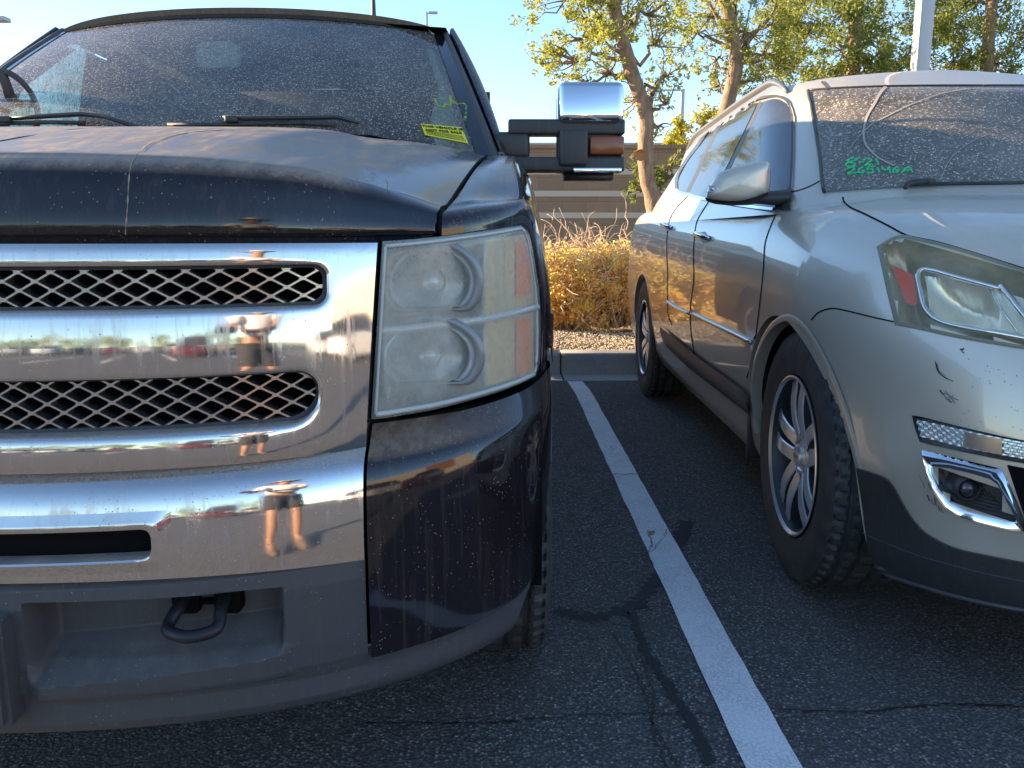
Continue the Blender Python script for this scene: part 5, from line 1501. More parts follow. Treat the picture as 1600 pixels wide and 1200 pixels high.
# dark intake beside it, with slats
m = MB(); g = patch_l([(1574, 726), (1600, 731), (1660, 740)], [(1612, 838), (1630, 842), (1660, 846)], [(1574, 726), (1592, 780), (1612, 838)], [(1660, 740), (1660, 790), (1660, 846)], 12, 12, SUVB, .003); m.grid(g)
g2 = []
for x in np.linspace(float(g[-1][5][0]), 0, 16):
    tA = 0; 
    for tt in np.linspace(0, .42, 400):
        if row_pt(3, tt)[0] >= abs(x): tA = tt; break
    C = catmull(np.array([row_pt(k, tA) for k in range(len(ROWS))]), 140); r_ = []
    for z in np.linspace(g[-1][0][2], g[-1][-1][2], 8):
        kk = int(np.argmax(C[:, 2] >= z)); r_.append(np.array([x, C[kk][1] - .006, C[kk][2]]))
    g2.append(r_)
m.grid(g2); m.mirror_x(0); m.build('lower_grille', 'void', SV)
# centre grille between the lamps (out of the photograph, at the middle of the nose)
def nose_xz(x, z, off):
    tA = 0.
    for tt in np.linspace(0, .42, 500):
        if row_pt(6, tt)[0] >= abs(x): tA = tt; break
    C = catmull(np.array([row_pt(k, tA) for k in range(len(ROWS))]), 140); kk = int(np.argmax(C[:, 2] >= z)); return np.array([x, C[kk][1] - off, z])
m = MB(); m.grid([[nose_xz(x, z, .004) for z in np.linspace(.60, .86, 10)] for x in np.linspace(-.47, .47, 40)]); gq_ = m.build('grille', 'void', SV)
for z_, mt_, rr_g in ((.735, 'chrome_clean', .020), (.60, 'chrome_clean', .010), (.86, 'chrome_clean', .010), (.66, 'trim', .006), (.69, 'trim', .006), (.79, 'trim', .006), (.82, 'trim', .006)):
    m = MB(); m.tube([nose_xz(x, z_, .010) for x in np.linspace(-.47, .47, 40)], rr_g, 8); m.build('grille_bar', mt_, gq_)
# ---- door handles, side moulding, rocker
def handle(cx, cy, sc):
    pts = [(cx - 9 * sc, cy - 3 * sc), (cx, cy - 1 * sc), (cx + 10 * sc, cy + 2 * sc)]
    m = MB(); m.tube([hit_l(a, b, o_, SUVB) for (a, b), o_ in zip(smoothpts(pts, 9), (.004, .022, .032, .035, .035, .035, .032, .022, .004))], .0105 , 8, flat=1.2); a = m.build('door_handle', 'chrome_clean', SV)
    m = MB(); q = [hit_l(cx + a * sc, cy + b * sc, .002, SUVB) for a, b in ((-6, -8), (2, -9), (7, -1), (6, 7), (-1, 9), (-6, 3))]; m.add(q, [tuple(range(6))]); m.build('recess', mat('handle_recess', (.10, .10, .10), .3, .6), a, False)
handle(1100, 371, 1.0); handle(1044, 355, .62)
for pts, w_ in (([(1082, 489), (1110, 503), (1140, 517), (1176, 535)], (1.6, 2.4)), ([(1043, 470), (1052, 477), (1062, 483), (1078, 490)], (1.2, 1.6))):
    m = MB(); P = smoothpts(pts, 24); m.tube([hit_l(a, b, .006, SUVB) for a, b in P], .008, 8); two(m, 'side_moulding', mat('moulding_bright', (.55, .54, .52), .2, .9))
m = MB(); R0 = smoothpts([(1034, 510), (1060, 530), (1100, 562), (1140, 590), (1182, 622)], 40); R1 = smoothpts([(1050, 546), (1080, 574), (1120, 605), (1150, 628), (1182, 652)], 40)
G = [[hit_l(*(a * (1 - f) + b * f), off=.012 + .016 * math.sin(math.pi * f), tree=SUVB) for f in np.linspace(0, 1, 9)] for a, b in zip(R0, R1)]
m.grid(G); two(m, 'rocker_panel', 'plastic')
# lower underside so that one cannot see through below
m = MB(); m.box((0, 2.55, .33), (1.55, 4.4, .16)); m.build('underbody', 'void', SV, False)
# ---- arch liners and lips
for yc, nm in ((WY, 'f'), (RWY, 'r')):
    m = MB(); m.lathe([(-.89, WR - .004), (-.70, WR + .01), (-.60, WR + .01), (-.60, .1)], 'x', 44, (0, yc, WZ), rad(-2), rad(190)); two(m, 'wheel_liner', 'void')
    m = MB(); G = []
    for a in np.linspace(rad(-4), rad(184), 60):
        y = yc + WR * math.cos(a); z = WZ + WR * math.sin(a)
        tt = tf_y(y); C = catmull(np.array([row_pt(k, tt) for k in range(len(ROWS))]), 160)
        def at(zq):
            k_ = int(np.argmin(np.abs(C[:, 2] - zq))); return C[k_][0]
        r_ = []
        for dr, o_ in ((-.010, -.035), (-.006, .001), (.001, .0025), (.009, .0025), (.015, .0)):
            yy = yc + (WR + dr) * math.cos(a); zz = WZ + (WR + dr) * math.sin(a); tq = tf_y(yy); Cq = catmull(np.array([row_pt(k, tq) for k in range(len(ROWS))]), 120); k_ = int(np.argmin(np.abs(Cq[:, 2] - zz)))
            r_.append(np.array([-(Cq[k_][0] + o_), yy, zz]))
        G.append(r_)
    m.grid(G); two(m, 'wheel_arch', 'champ', sharp=40)
# ---- wheels
def suv_wheel(sx, y, first=None):
    m = MB(); t_ = tread_tyre(.394, .243, .268, 58, .011, .9)
    r = bpy.data.objects.new('wheel', None); COL.objects.link(r); r.empty_display_size = .1; r.parent = SV; r.location = (sx * .842, y, .392)
    if sx > 0: r.rotation_euler = (0, 0, math.pi)
    return r, t_
w0, tt_ = suv_wheel(-1, 1.01)
KEEP = s_world
ty = tt_.build('tyre', 'rubber', w0, sharp=35)
m = MB(); hx = -.115   # outer face plane (towards -x)
m.lathe([(.10, .243), (-.118, .243), (-.128, .250), (-.130, .244), (-.122, .236), (-.105, .232), (-.05, .222), (.06, .205), (.06, .0)], 'x', 72); rm_ = m.build('rim', 'alloy_dark', w0, sharp=30)
m = MB(); m.lathe([(-.124, .247), (-.1305, .250), (-.1325, .244), (-.124, .236)], 'x', 72); m.build('rim_lip', 'alloy', rm_, sharp=30)
def spoke(a0, m, mside):
    # two legs of one split spoke, leaning apart towards the rim
    for sgn in (-1, 1):
        pts = []
        for f in np.linspace(0, 1, 8):
            rr = .052 + (.238 - .052) * f; pts.append((rr, a0, f))
        F0 = []
        for rr, aa, f in pts:
            hw_ = .0235 + .003 * (f > .85) * (f - .85) / .15 ; x0 = -.098 - .014 * math.sin(math.pi * min(1, f * 1.1) * .9) - .006 * f
            c_, s_ = math.cos(aa), math.sin(aa); tdir = np.array([0, -s_, c_]); cen_ = np.array([x0, rr * c_, rr * s_]) + tdir * sgn * (.027 + .018 * f)
            F0.append([cen_ + tdir * hw_ * 1.15 + np.array([.045, 0, 0]), cen_ + tdir * hw_ + np.array([.004, 0, 0]), cen_ + tdir * (hw_ - .003), cen_ - tdir * (hw_ - .003), cen_ - tdir * hw_ + np.array([.004, 0, 0]), cen_ - tdir * hw_ * 1.15 + np.array([.045, 0, 0])])
        m.grid([r[1:5] for r in F0]); mside.grid([r[0:2] for r in F0]); mside.grid([r[4:6] for r in F0])
for k in range(5):
    m, ms = MB(), MB(); spoke(rad(82 + 72 * k), m, ms); sp_ = m.build('spoke', 'alloy', w0, sharp=30); ms.build('spoke_side', 'alloy_dark', sp_)
m = MB(); m.lathe([(-.04, .088), (-.088, .084), (-.098, .074), (-.100, .050), (-.094, .046), (-.094, 0)], 'x', 48); hb = m.build('hub', 'alloy', w0, sharp=30)
m = MB()
m.lathe([(-.092, .036), (-.108, .035), (-.113, .028), (-.114, 0)], 'x', 32); cc_ = m.build('centre_cap', 'alloy', hb, sharp=30)
m = MB(); bt = [(-.018, -.004), (-.006, -.004), (-.006, -.008), (.006, -.008), (.006, -.004), (.018, -.004), (.020, .004), (.007, .004), (.007, .008), (-.007, .008), (-.007, .004), (-.020, .004)]
m.prism([(a, b) for a, b in bt], -.1165, -.113, 'x'); m.build('emblem', mat('gold_emblem', (.55, .42, .15), .3, .8), cc_, False)
for k in range(6):
    a = rad(30 + 60 * k); m = MB(); m.lathe([(-.1005, .0145), (-.085, .013), (-.085, 0)], 'x', 14, (0, .062 * math.cos(a), .062 * math.sin(a))); q_ = m.build('lug_hole', 'void', hb, sharp=30)
    m = MB(); m.lathe([(-.085, .007), (-.098, .0068), (-.100, .004), (-.100, 0)], 'x', 6, (0, .062 * math.cos(a), .062 * math.sin(a))); m.build('lug_nut', 'chrome_clean', q_, False)
w0['label'] = 'split-spoke alloy wheel'; w0.rotation_euler = (0, 0, rad(-2))
m = MB(); m.lathe([(-.03, .16), (-.028, .05)], 'x', 40); m.build('brake_disc', mat('brake_iron', (.12, .10, .09), .5, .6), w0)
def copy_rec(o, parent):
    c = o.copy(); COL.objects.link(c); c.parent = parent
    for ch in list(o.children): copy_rec(ch, c)
    return c
for sx, y in ((-1, RWY), (1, 1.01), (1, RWY)):
    c = copy_rec(w0, SV); c.location = (sx * .842, y, .392)
    if sx > 0: c.rotation_euler = (0, 0, math.pi - (rad(2) if y < 2 else 0))
    else: c.rotation_euler = (rad(20), 0, 0)
# mud flap just behind the front wheel
m = MB(); m.box((-.86, WY + .475, .42), (.22, .02, .34), bev=.006); two(m, 'mud_flap', 'trim')
# ---- door mirror
def mirror_l():
    m = MB(); Yl = hit_l(1232, 315, 0, BO)[1]
    def pl(px, py, dy=0.):
        o_, d = ray_l(px, py); return o_ + d * ((Yl + dy - o_[1]) / d[1])
    # head: silhouette polygon, lofted in depth
    sil = [(1101, 311), (1104, 300), (1112, 285), (1121, 272), (1136, 265), (1165, 257), (1196, 252), (1203, 254), (1205, 262), (1203, 297), (1196, 306), (1176, 316), (1150, 319), (1115, 316)]
    c2 = np.mean(np.array(sil), 0); rings = []
    S_ = smoothpts(sil + [sil[0]], 49)[:-1]
    for sc, dy in ((.05, -.052), (.50, -.051), (.82, -.044), (.94, -.028), (.99, .0), (1.0, .025), (.98, .06), (.93, .10), (.90, .108)):
        rings.append([pl(*(c2 + (p - c2) * sc), dy) for p in S_])
    G = [[r[k] for r in rings] for k in range(len(S_))]
    m.grid(G, close_u=True); h = two(m, 'side_mirror', 'champ_mirror', sharp=50)
    sub = []
    def S2(m, name, mt, **k):
        m.build(name, mt, h[0], **k); m2 = MB(); m2.v = [q * np.array([-1, 1, 1]) for q in m.v]; m2.f = list(m.f); m2.build(name, mt, h[1], **k)
    m = MB(); m.grid([[pl(a, b, dy) for b, dy in ((291.5, -.034), (299, -.042))] for a in np.linspace(1108, 1143, 8)]); S2(m, 'turn_signal', 'lens_edge')
    m = MB()
    for a in (1114, 1121, 1128, 1136): q = pl(a, 295.5, -.046); m.lathe([(-.003, 0), (0, .006), (.004, .007)], 'y', 8, tuple(q))
    m.tube([pl(1106, 290.5, -.040), pl(1144, 290, -.040), pl(1144, 300, -.050), pl(1104, 300, -.044)], .0016, 5); S2(m, 'signal_bulbs', 'lampchrome')
    m = MB(); lowr = [(1101, 309), (1115, 312), (1150, 314), (1176, 309), (1200, 300)]; low2 = [(1104, 314), (1118, 319), (1150, 321), (1178, 319), (1200, 307)]
    A_, B_ = smoothpts(lowr, 20), smoothpts(low2, 20); m.grid([[pl(*(a * (1 - f) + b * f), dy) for f, dy in ((0, -.052), (.5, -.040), (1, .02), (1, .10))] for a, b in zip(A_, B_)]); S2(m, 'lower_cover', 'trim')
    m = MB(); m.add([], []); a = [pl(1158, 311, .02), pl(1185, 309, .02), pl(1212, 309, .01), pl(1236, 304, .02)]; 
    G = []
    T_ = smoothpts([(1160, 304), (1185, 300), (1210, 298), (1236, 296)], 14); B_ = smoothpts([(1164, 318), (1190, 319), (1212, 321), (1236, 320)], 14)
    for p, q in zip(T_, B_): G.append([pl(*p, .05), pl(*p, .0), pl(*(p * .5 + q * .5), -.02), pl(*q, .0), pl(*q, .05)])
    m.grid(G); S2(m, 'mirror_arm', 'trim')
    m = MB(); m.grid([[hit_l(a, b, .006, BO) for b in np.linspace(t_, u_, 6)] for a, t_, u_ in ((1214, 318, 329), (1220, 308, 329), (1228, 300, 330), (1236, 292, 330))]); S2(m, 'mirror_base', 'trim')
M['champ_mirror'] = M['champ']  # door mirror wears the same paint as the body
mirror_l()
# ---- roof rails
def roof_at(px, py, off): return hit_l(px, py, off, GHB)
m = MB(); G = []
pts = []
for f in np.linspace(0, 1, 40):
    y = 2.25 + f * 2.2; x = -.655 + .01 * f
    loc = None
    loc, nrm, idx, dist = GHB.ray_cast(Vector((x, y, 2.5)), Vector((0, 0, -1)))
    z = loc[2] if loc else 1.7
    h_ = .042 * min(1, f * 9) * min(1, (1 - f) * 8 + .1); pts.append(np.array([x, y, z + .004 + h_]))
m.tube(pts, [.010 + .012 * min(1, f * 8) for f in np.linspace(0, 1, 40)], 10, flat=.8); 
m.grid([[p + np.array([-.004, 0, 0]), np.array([p[0] - .006, p[1], p[2] - .05])] for p in pts]); two(m, 'roof_rail', mat('roof_rail_grey', (.22, .22, .22), .35, .6))
# roof ditch seam beside the windshield
m = gap([(1284, 128), (1290, 134), (1296, 141)], 2.0, GHB, 10, .003); two(m, 'roof_seam', 'trim')
# ---- scuffs and scratches on the bumper corner
m = MB()
def scr(pts, w_=.6):
    g = ribbon(pts, w_, 14, SUVB, .0015); m.grid(g)
for _ in range(5):
    ox, oy = random.uniform(-3, 3), random.uniform(-3, 3)
    scr([(1464 + ox, 566 + oy), (1468 + ox, 580 + oy), (1480 + ox, 590 + oy), (1492 + ox, 596 + oy)][: random.choice((3, 4))], random.uniform(.25, .6))
for k in range(10):
    a = random.uniform(0, 1); x = 1465 + a * 26 + random.uniform(-3, 3); y = 605 + a * 18 + random.uniform(-4, 6); scr([(x, y), (x + 4, y + random.uniform(1, 8)), (x + random.uniform(5, 11), y + random.uniform(3, 10))], random.uniform(.2, .55))
for k in range(14):
    a = random.uniform(0, 1); x = 1438 + a * 34 + random.uniform(-4, 4); y = 742 + a * 58 + random.uniform(-8, 8); scr([(x, y), (x + 1.5, y + random.uniform(2, 7)), (x + random.uniform(2, 5), y + random.uniform(6, 12))], random.uniform(.2, .5))
m.build('scuff', 'scratch', SV, fix=False); m = MB()
scr([(1500, 546), (1503, 546), (1507, 545)], 1.0); scr([(1503, 547), (1504, 550), (1507, 552)], .7)
for k in range(26): 
    x, y = random.uniform(1500, 1595), random.uniform(560, 680); scr([(x, y), (x + .8, y + .8), (x + 1.2, y + 1.6)], random.uniform(.3, .6))
m.build('scuff', 'scratch', SV, fix=False)
s_world = True
# ============================================================ trees and shrubs
def leaf_mat(name, c0, c1, trans=.35):
    m = bpy.data.materials.new(name); m.use_nodes = True; t = NT(m); b = t.b
    g = t.n('NewGeometry'); col = t.ramp(g.outputs['Random Per Island'], [(.0, c0), (.6, c1), (1., tuple(min(1, q * 1.25) for q in c1))])
    t.l(col, b.inputs['Base Color']); b.inputs['Roughness'].default_value = .55
    tr = t.n('BsdfTranslucent'); t.l(t.mix(.5, col, tuple(min(1, q * 1.5) for q in c1)), tr.inputs[0])
    mx = t.n('MixShader'); mx.inputs[0].default_value = trans; t.l(b.outputs[0], mx.inputs[1]); t.l(tr.outputs[0], mx.inputs[2])
    t.l(mx.outputs[0], t.t.nodes['Material Output'].inputs[0]); return m
M['leaf'] = leaf_mat('willow_leaf', (.15, .18, .035), (.36, .37, .07), .5)
M['leaf_dark'] = leaf_mat('dark_leaf', (.07, .10, .02), (.22, .25, .045), .45)
M['leaf_yellow'] = leaf_mat('yellow_green_leaf', (.24, .26, .03), (.48, .44, .06), .5)
M['leaf_dry'] = leaf_mat('dry_orange_leaf', (.76, .35, .09), (.97, .62, .23), .5)
M['leaf_gold'] = leaf_mat('gold_leaf', (.80, .52, .10), (.97, .76, .22), .5)
M['bark'] = mat('tan_bark', (.30, .20, .12), .9); t = NT(M['bark'])
bn = t.noise(14, 6, .75, t.coord((1, 1, .35))); t.set('Base Color', t.mix(t.ramp(bn, [(.35, 0.), (.7, 1.)]), (.17, .11, .065), (.42, .30, .19))); t.set('Normal', t.bump(bn, 1., .03))
M['twig'] = mat('dry_twig', (.62, .44, .29), .85)
def leaf_cloud(m, centers, size, n_rng, droop=.5):
    """n small pointed leaves round each centre (c, r, n)"""
    Vs, Fs = [], []
    for c, r, n in centers:
        d = n_rng.normal(size=(n, 3)); d /= np.linalg.norm(d, axis=1)[:, None]
        p = np.array(c) + d * (r * np.abs(n_rng.random((n, 1))) ** .5) * np.array([1, 1, .85])
        a = n_rng.normal(size=(n, 3)) * np.array([.8, .8, .5]) + np.array([0, 0, -droop]); a /= np.linalg.norm(a, axis=1)[:, None]
        b = np.cross(a, n_rng.normal(size=(n, 3))); b /= np.linalg.norm(b, axis=1)[:, None] + 1e-9
        L = size * n_rng.uniform(.6, 1.3, (n, 1)); W = L * .22
        q = np.stack([p - a * L * .5, p + b * W, p + a * L * .5, p - b * W], 1); Vs.append(q.reshape(-1, 3))
    V = np.concatenate(Vs); k = len(V) // 4; m.v += list(V); s0 = len(m.v) - len(V)
    m.f += [tuple(s0 + 4 * i + j for j in range(4)) for i in range(k)]
def limb_pts(a, b, n=7, wob=.06):
    a, b = np.array(a, float), np.array(b, float); L = np.linalg.norm(b - a)
    return [a + (b - a) * f + rng.normal(size=3) * wob * L * math.sin(math.pi * f) for f in np.linspace(0, 1, n)]
def tree(name, label, d, trunk_px, w0, w1, blobs, leafm, lsize, cat='tree', limbs=(), group=None, sub=3, density=1., rise=None):
    """trunk_px: photo points; blobs: (px, py, depth offset, radius m, leaves)"""
    P0 = [at_y(x, y, d) for x, y in trunk_px]
    base = P0[0].copy(); base[2] = 0.05
    r = root(name, tuple(base), label, cat, group)
    P = smoothpts([base] + P0, 40)
    m = MB(); m.tube(P, [(w0 + (w1 - w0) * f) * (1 + .35 * max(0, 1 - f * 8)) for f in np.linspace(0, 1, 40)], 14)
    m.v = [v_ + rng.normal(size=3) * .004 for v_ in m.v]; m.build('trunk', 'bark', r)
    cs = []; br = MB()
    for lp in limbs:
        Q = smoothpts([at_y(x, y, d + (dd if dd else 0)) for x, y, dd in lp['p']], 16); br.tube(Q, [lp['r'] * (1 - .6 * f) for f in np.linspace(0, 1, 16)], 8)
    for (x, y, dd, rr, n) in blobs:
        c = at_y(x, y, d + dd)
        k = int(np.argmin([np.linalg.norm(p - (c - np.array([0, 0, rr * .8]))) + (0 if i > 8 else 5) for i, p in enumerate(P)]))
        Q = limb_pts(P[k], c, 8, .08); br.tube(Q, [max(.006, .030 * (1 - f) + .005) for f in np.linspace(0, 1, 8)], 6)
        for s_ in range(9):
            e = c + rng.normal(size=3) * rr * .62; Q2 = limb_pts(Q[5], e, 6, .05); br.tube(Q2, [.010 * (1 - f) + .003 for f in np.linspace(0, 1, 6)], 4)
            nn = int(n * density * 1.45 / 27)
            cs.append((e, rr * .34, nn)); cs.append((e + rng.normal(size=3) * rr * .25, rr * .24, nn)); cs.append((e + np.array([0, 0, -rr * .35]) + rng.normal(size=3) * rr * .15, rr * .2, nn))
    br.build('branches', 'bark', r, fix=False)
    m = MB(); leaf_cloud(m, cs, lsize, rng); m.build('crown', leafm, r, False, fix=False)
    return r
tree('willow_tree', 'slender leaning tree with a pruned stub, just right of the truck mirror', 10.6,
     [(1022, 330), (1012, 285), (1008, 235), (1010, 200), (1007, 172), (993, 130), (980, 88), (968, 45), (957, 0), (945, -70), (935, -160)], .115, .065,
     [(905, 20, 0, .42, 900), (880, 60, .3, .34, 800), (868, 100, 0, .26, 420), (930, 60, -.3, .34, 520), (940, 110, .2, .30, 300), (900, 125, .1, .22, 260), (990, 20, .4, .36, 560), (1035, 60, .3, .36, 420), (1048, 110, .2, .28, 260), (1000, 150, .5, .24, 150), (1045, 150, .0, .22, 150),
      (925, -40, 0, .55, 900), (985, -60, .3, .55, 800), (870, -10, .2, .4, 700), (1040, 0, .5, .45, 500), (960, -150, 0, .8, 1500), (880, -120, 0, .6, 1000), (1050, -100, .4, .7, 1000), (1010, 210, .1, .18, 90), (1035, 195, .1, .16, 90)],
     'leaf', .052, limbs=({'p': [(1013, 178, 0), (1018, 150, .05), (1028, 132, .1), (1036, 118, .12)], 'r': .045}, {'p': [(975, 70, 0), (940, 30, 0), (915, 0, 0)], 'r': .03}, {'p': [(960, 10, 0), (990, -20, .2), (1030, -40, .3)], 'r': .035}))
m = MB(); c = at_y(1000, 243, 10.48); m.lathe([(0, .0), (.004, .05), (-.02, .065), (-.05, .07)], 'y', 18, tuple(c)); 
bpy.data.objects['willow_tree'] and m.build('pruned_stub', mat('cut_wood', (.50, .25, .10), .8), bpy.data.objects['willow_tree'])
tree('willow_tree', 'upright tree with a forked tan trunk rising behind the silver car roof', 12.8,
     [(1128, 260), (1130, 200), (1140, 150), (1150, 105), (1147, 70), (1140, 30), (1130, -10), (1120, -90)], .14, .08,
     [(1100, 20, .3, .50, 900), (1075, 55, 0, .40, 560), (1170, 40, .2, .50, 1000), (1205, 70, .3, .45, 1000), (1110, 90, .4, .34, 420), (1190, 110, .1, .38, 600), (1160, -20, .2, .7, 1300), (1230, 20, .5, .55, 1200), (1090, -60, 0, .7, 1100), (1220, -80, .4, .9, 1500), (1250, 80, .6, .45, 800), (1120, 130, .4, .25, 240)],
     'leaf', .056, limbs=({'p': [(1150, 100, 0), (1165, 70, .1), (1185, 45, .2), (1208, 20, .3), (1215, -10, .3)], 'r': .05}, {'p': [(1145, 60, 0), (1120, 25, -.1), (1105, 0, -.1)], 'r': .045}))
tree('broad_tree', 'dense darker green tree filling the sky left of the grey light pole', 16.5,
     [(1330, 260), (1330, 150), (1335, 60), (1340, 0), (1345, -60)], .16, .10,
     [(1300, 70, 0, .9, 2600), (1370, 40, .4, 1.0, 3200), (1260, 30, .3, .7, 1800), (1320, -20, 0, 1.2, 3600), (1400, 90, .2, .8, 2400), (1280, 110, .5, .6, 1400), (1400, -60, .5, 1.3, 3600), (1230, -40, .4, .9, 2000), (1350, 105, .1, .7, 2000), (1225, 100, .8, .5, 900)], 'leaf_dark', .080, density=.72)
tree('broad_tree', 'dense dark green tree behind the silver car right of the grey light pole', 17.5,
     [(1540, 260), (1540, 150), (1545, 60), (1550, 0), (1555, -60)], .17, .10,
     [(1500, 60, 0, .9, 2800), (1560, 80, .4, .9, 2600), (1470, 95, .2, .7, 1800), (1600, 50, .3, 1.1, 3400), (1520, -10, .4, 1.1, 3400), (1480, -60, .4, 1.2, 3200), (1600, -50, 0, 1.3, 3400), (1660, 80, 0, 1.0, 2000), (1455, 20, .5, .7, 1700)], 'leaf_dark', .080, density=.72)
tree('small_tree', 'yellow-green bushy small tree rising above the block wall behind the tree trunks', 17.0,
     [(1100, 300), (1098, 250), (1096, 220)], .07, .04,
     [(1060, 215, 0, .42, 1600), (1095, 190, .2, .50, 1900), (1120, 220, 0, .5, 1500), (1080, 240, .2, .4, 1200), (1140, 190, .4, .4, 900), (1040, 238, 0, .28, 500)], 'leaf_yellow', .075)
tree('small_tree', 'dark green sapling growth round the foot of the leaning tree against the wall', 12.6,
     [(1040, 330), (1030, 300), (1035, 280)], .02, .012,
     [(1000, 265, 0, .20, 260), (1040, 275, .2, .26, 500), (1020, 300, .1, .22, 400), (990, 290, 0, .18, 220), (1050, 250, .2, .2, 260)], 'leaf_dark', .060)
# dry shrubs in the planter
def shrub(x, y, w_, h_, label, seed):
    r_ = np.random.default_rng(seed); s = root('dry_shrub', (x, y, .12), label, 'shrub', 'dry shrubs in the planter strip')
    m = MB()
    for k in range(190):
        a = r_.uniform(0, 6.28); b0 = np.array([x + r_.normal() * .10 * w_, y + r_.normal() * .10, .12])
        top = np.array([x + math.cos(a) * w_ * r_.uniform(.1, .62), y + math.sin(a) * w_ * .45 * r_.uniform(.1, 1), .12 + h_ * r_.uniform(.3, .88)])
        md = (b0 + top) / 2 + r_.normal(size=3) * .06 + np.array([0, 0, .08]); P = [b0, md, top]
        cur = top.copy(); v_ = r_.normal(size=3) * .05 + np.array([0, 0, .03])
        for _ in range(r_.integers(3, 8)):
            v_ = v_ * .7 + r_.normal(size=3) * .035; cur = cur + v_; P.append(cur.copy())
        P = catmull(P, len(P) * 3); m.tube(P, [.0065 * (1 - .65 * f) for f in np.linspace(0, 1, len(P))], 4)
    m.build('twigs', 'twig', s, fix=False)
    for mt, n, zf, nm in (('leaf_dry', 14000, (.02, .86), 'dry_leaves'), ('leaf_gold', 6500, (.25, .92), 'golden_leaves')):
        m = MB(); cs = []
        for k in range(130):
            a = r_.uniform(0, 6.28); rr = r_.uniform(.1, 1) ** .6
            cs.append((np.array([x + math.cos(a) * w_ * .55 * rr, y + math.sin(a) * w_ * .34 * rr, .12 + h_ * (zf[0] + (zf[1] - zf[0]) * r_.random() * (1.1 - .35 * rr))]), r_.uniform(.07, .16), n // 130))
        leaf_cloud(m, cs, .040, r_, -.3); m.build(nm, mt, s, False, fix=False)
    return s
shrub(.62, 8.45, 1.05, .92, 'tangled dry golden shrub seen between the truck and the silver car', 3)
shrub(1.15, 8.75, 1.1, .98, 'dry orange shrub partly hidden by the rear of the silver car', 4)
shrub(.05, 8.8, 1.1, .88, 'dry shrub partly hidden behind the truck fender and mirror', 5)
shrub(2.5, 8.6, 1.1, .85, 'dry shrub standing behind the middle of the silver car', 6)
# ============================================================ behind the camera (seen mirrored in chrome and paint)
def parked_car(x, y, rz, label, col, kind='sedan'):
    name = {'sedan': 'parked_car', 'suv': 'parked_suv', 'pickup': 'parked_pickup'}[kind]
    r = root(name, (x, y, 0), label, {'sedan': 'car', 'suv': 'suv', 'pickup': 'pickup truck'}[kind], 'cars parked across the lot', rz)
    L, H, W = {'sedan': (4.6, 1.45, .90), 'suv': (4.8, 1.75, .95), 'pickup': (5.7, 1.85, .98)}[kind]
    hood = {'sedan': .85, 'suv': 1.02, 'pickup': 1.12}[kind]
    pm = mat('car_paint', col, .25, .2, coat=1.)
    ys = [-L / 2, -L / 2 + .12, -L / 2 + .5, -L / 4, 0, L / 4, L / 2 - .3, L / 2 - .05, L / 2]
    rows = []
    for i, yy in enumerate(ys):
        k = (.72, .92, .98, 1, 1, 1, .99, .93, .80)[i]; top = hood * (.72, .86, .95, 1.0, 1.04, 1.04, 1.04, 1.0, .9)[i]
        rows.append([(-W * k, yy, .28), (-W * k, yy, .55), (-W * k * .99, yy, top - .18), (-W * k * .93, yy, top - .04), (-W * k * .5, yy, top), (0, yy, top + .01)])
    G = surf(rows, 40, 22); m = MB(); m.grid([list(q) for q in G]); m.mirror_x(0)
    e0 = [q for q in G[0]]; e1 = [q for q in G[-1]]
    for e in (e0, e1): m.add(list(e) + [q * np.array([-1, 1, 1]) for q in e[::-1]], [tuple(range(2 * len(e)))])
    m.build('body', pm, r)
    g0, g1 = {'sedan': (-.75, 1.75), 'suv': (-.75, 2.25), 'pickup': (-.9, 1.0)}[kind]
    m = MB(); m.grid([[(-W * .93, g0 - .65 + .0, hood), (W * .93, g0 - .65, hood)], [(-W * .72, g0 + .1, H - .05), (W * .72, g0 + .1, H - .05)]])
    m.grid([[(-W * .93, g1, hood), (W * .93, g1, hood)], [(-W * .72, g1 - .35, H - .05), (W * .72, g1 - .35, H - .05)]])
    for s_ in (-1, 1): m.grid([[(s_ * W * .93, g0 - .65, hood), (s_ * W * .93, g1, hood)], [(s_ * W * .72, g0 + .1, H - .05), (s_ * W * .72, g1 - .35, H - .05)]])
    m.build('windows', 'glass_dark', r, False)
    m = MB(); m.box((0, (g0 + g1 - .25) / 2, H - .03), (W * 1.46, g1 - g0 - .40, .07), bev=.03); m.build('roof', pm, r)
    for s_ in (-1, 1):
        for yy in (-L * .31, L * .30):
            m = MB(); m.lathe([(-.1, .2), (-.11, .31), (-.08, .34), (.08, .34), (.11, .31), (.1, .2)], 'x', 28, (s_ * (W - .10), yy, .34)); w_ = m.build('wheel', 'rubber', r)
            m = MB(); m.lathe([(s_ * .112, .21), (s_ * .10, .19), (s_ * .09, .05), (s_ * .10, 0)], 'x', 20, (s_ * (W - .10), yy, .34)); m.build('rim', 'alloy', w_)
        m = MB(); m.box((s_ * W * .66, -L / 2 + .08, hood * .74), (.34, .12, .13), bev=.03); m.build('headlight', 'lampchrome', r)
        m = MB(); m.box((s_ * W * .78, L / 2 - .04, hood * .86), (.14, .08, .24), bev=.02); m.build('tail_light', 'red_lens', r)
    m = MB(); m.box((0, -L / 2 + .05, hood * .6), (.8, .08, .16), bev=.02); m.build('grille', 'trim', r)
    return r
s_world = False
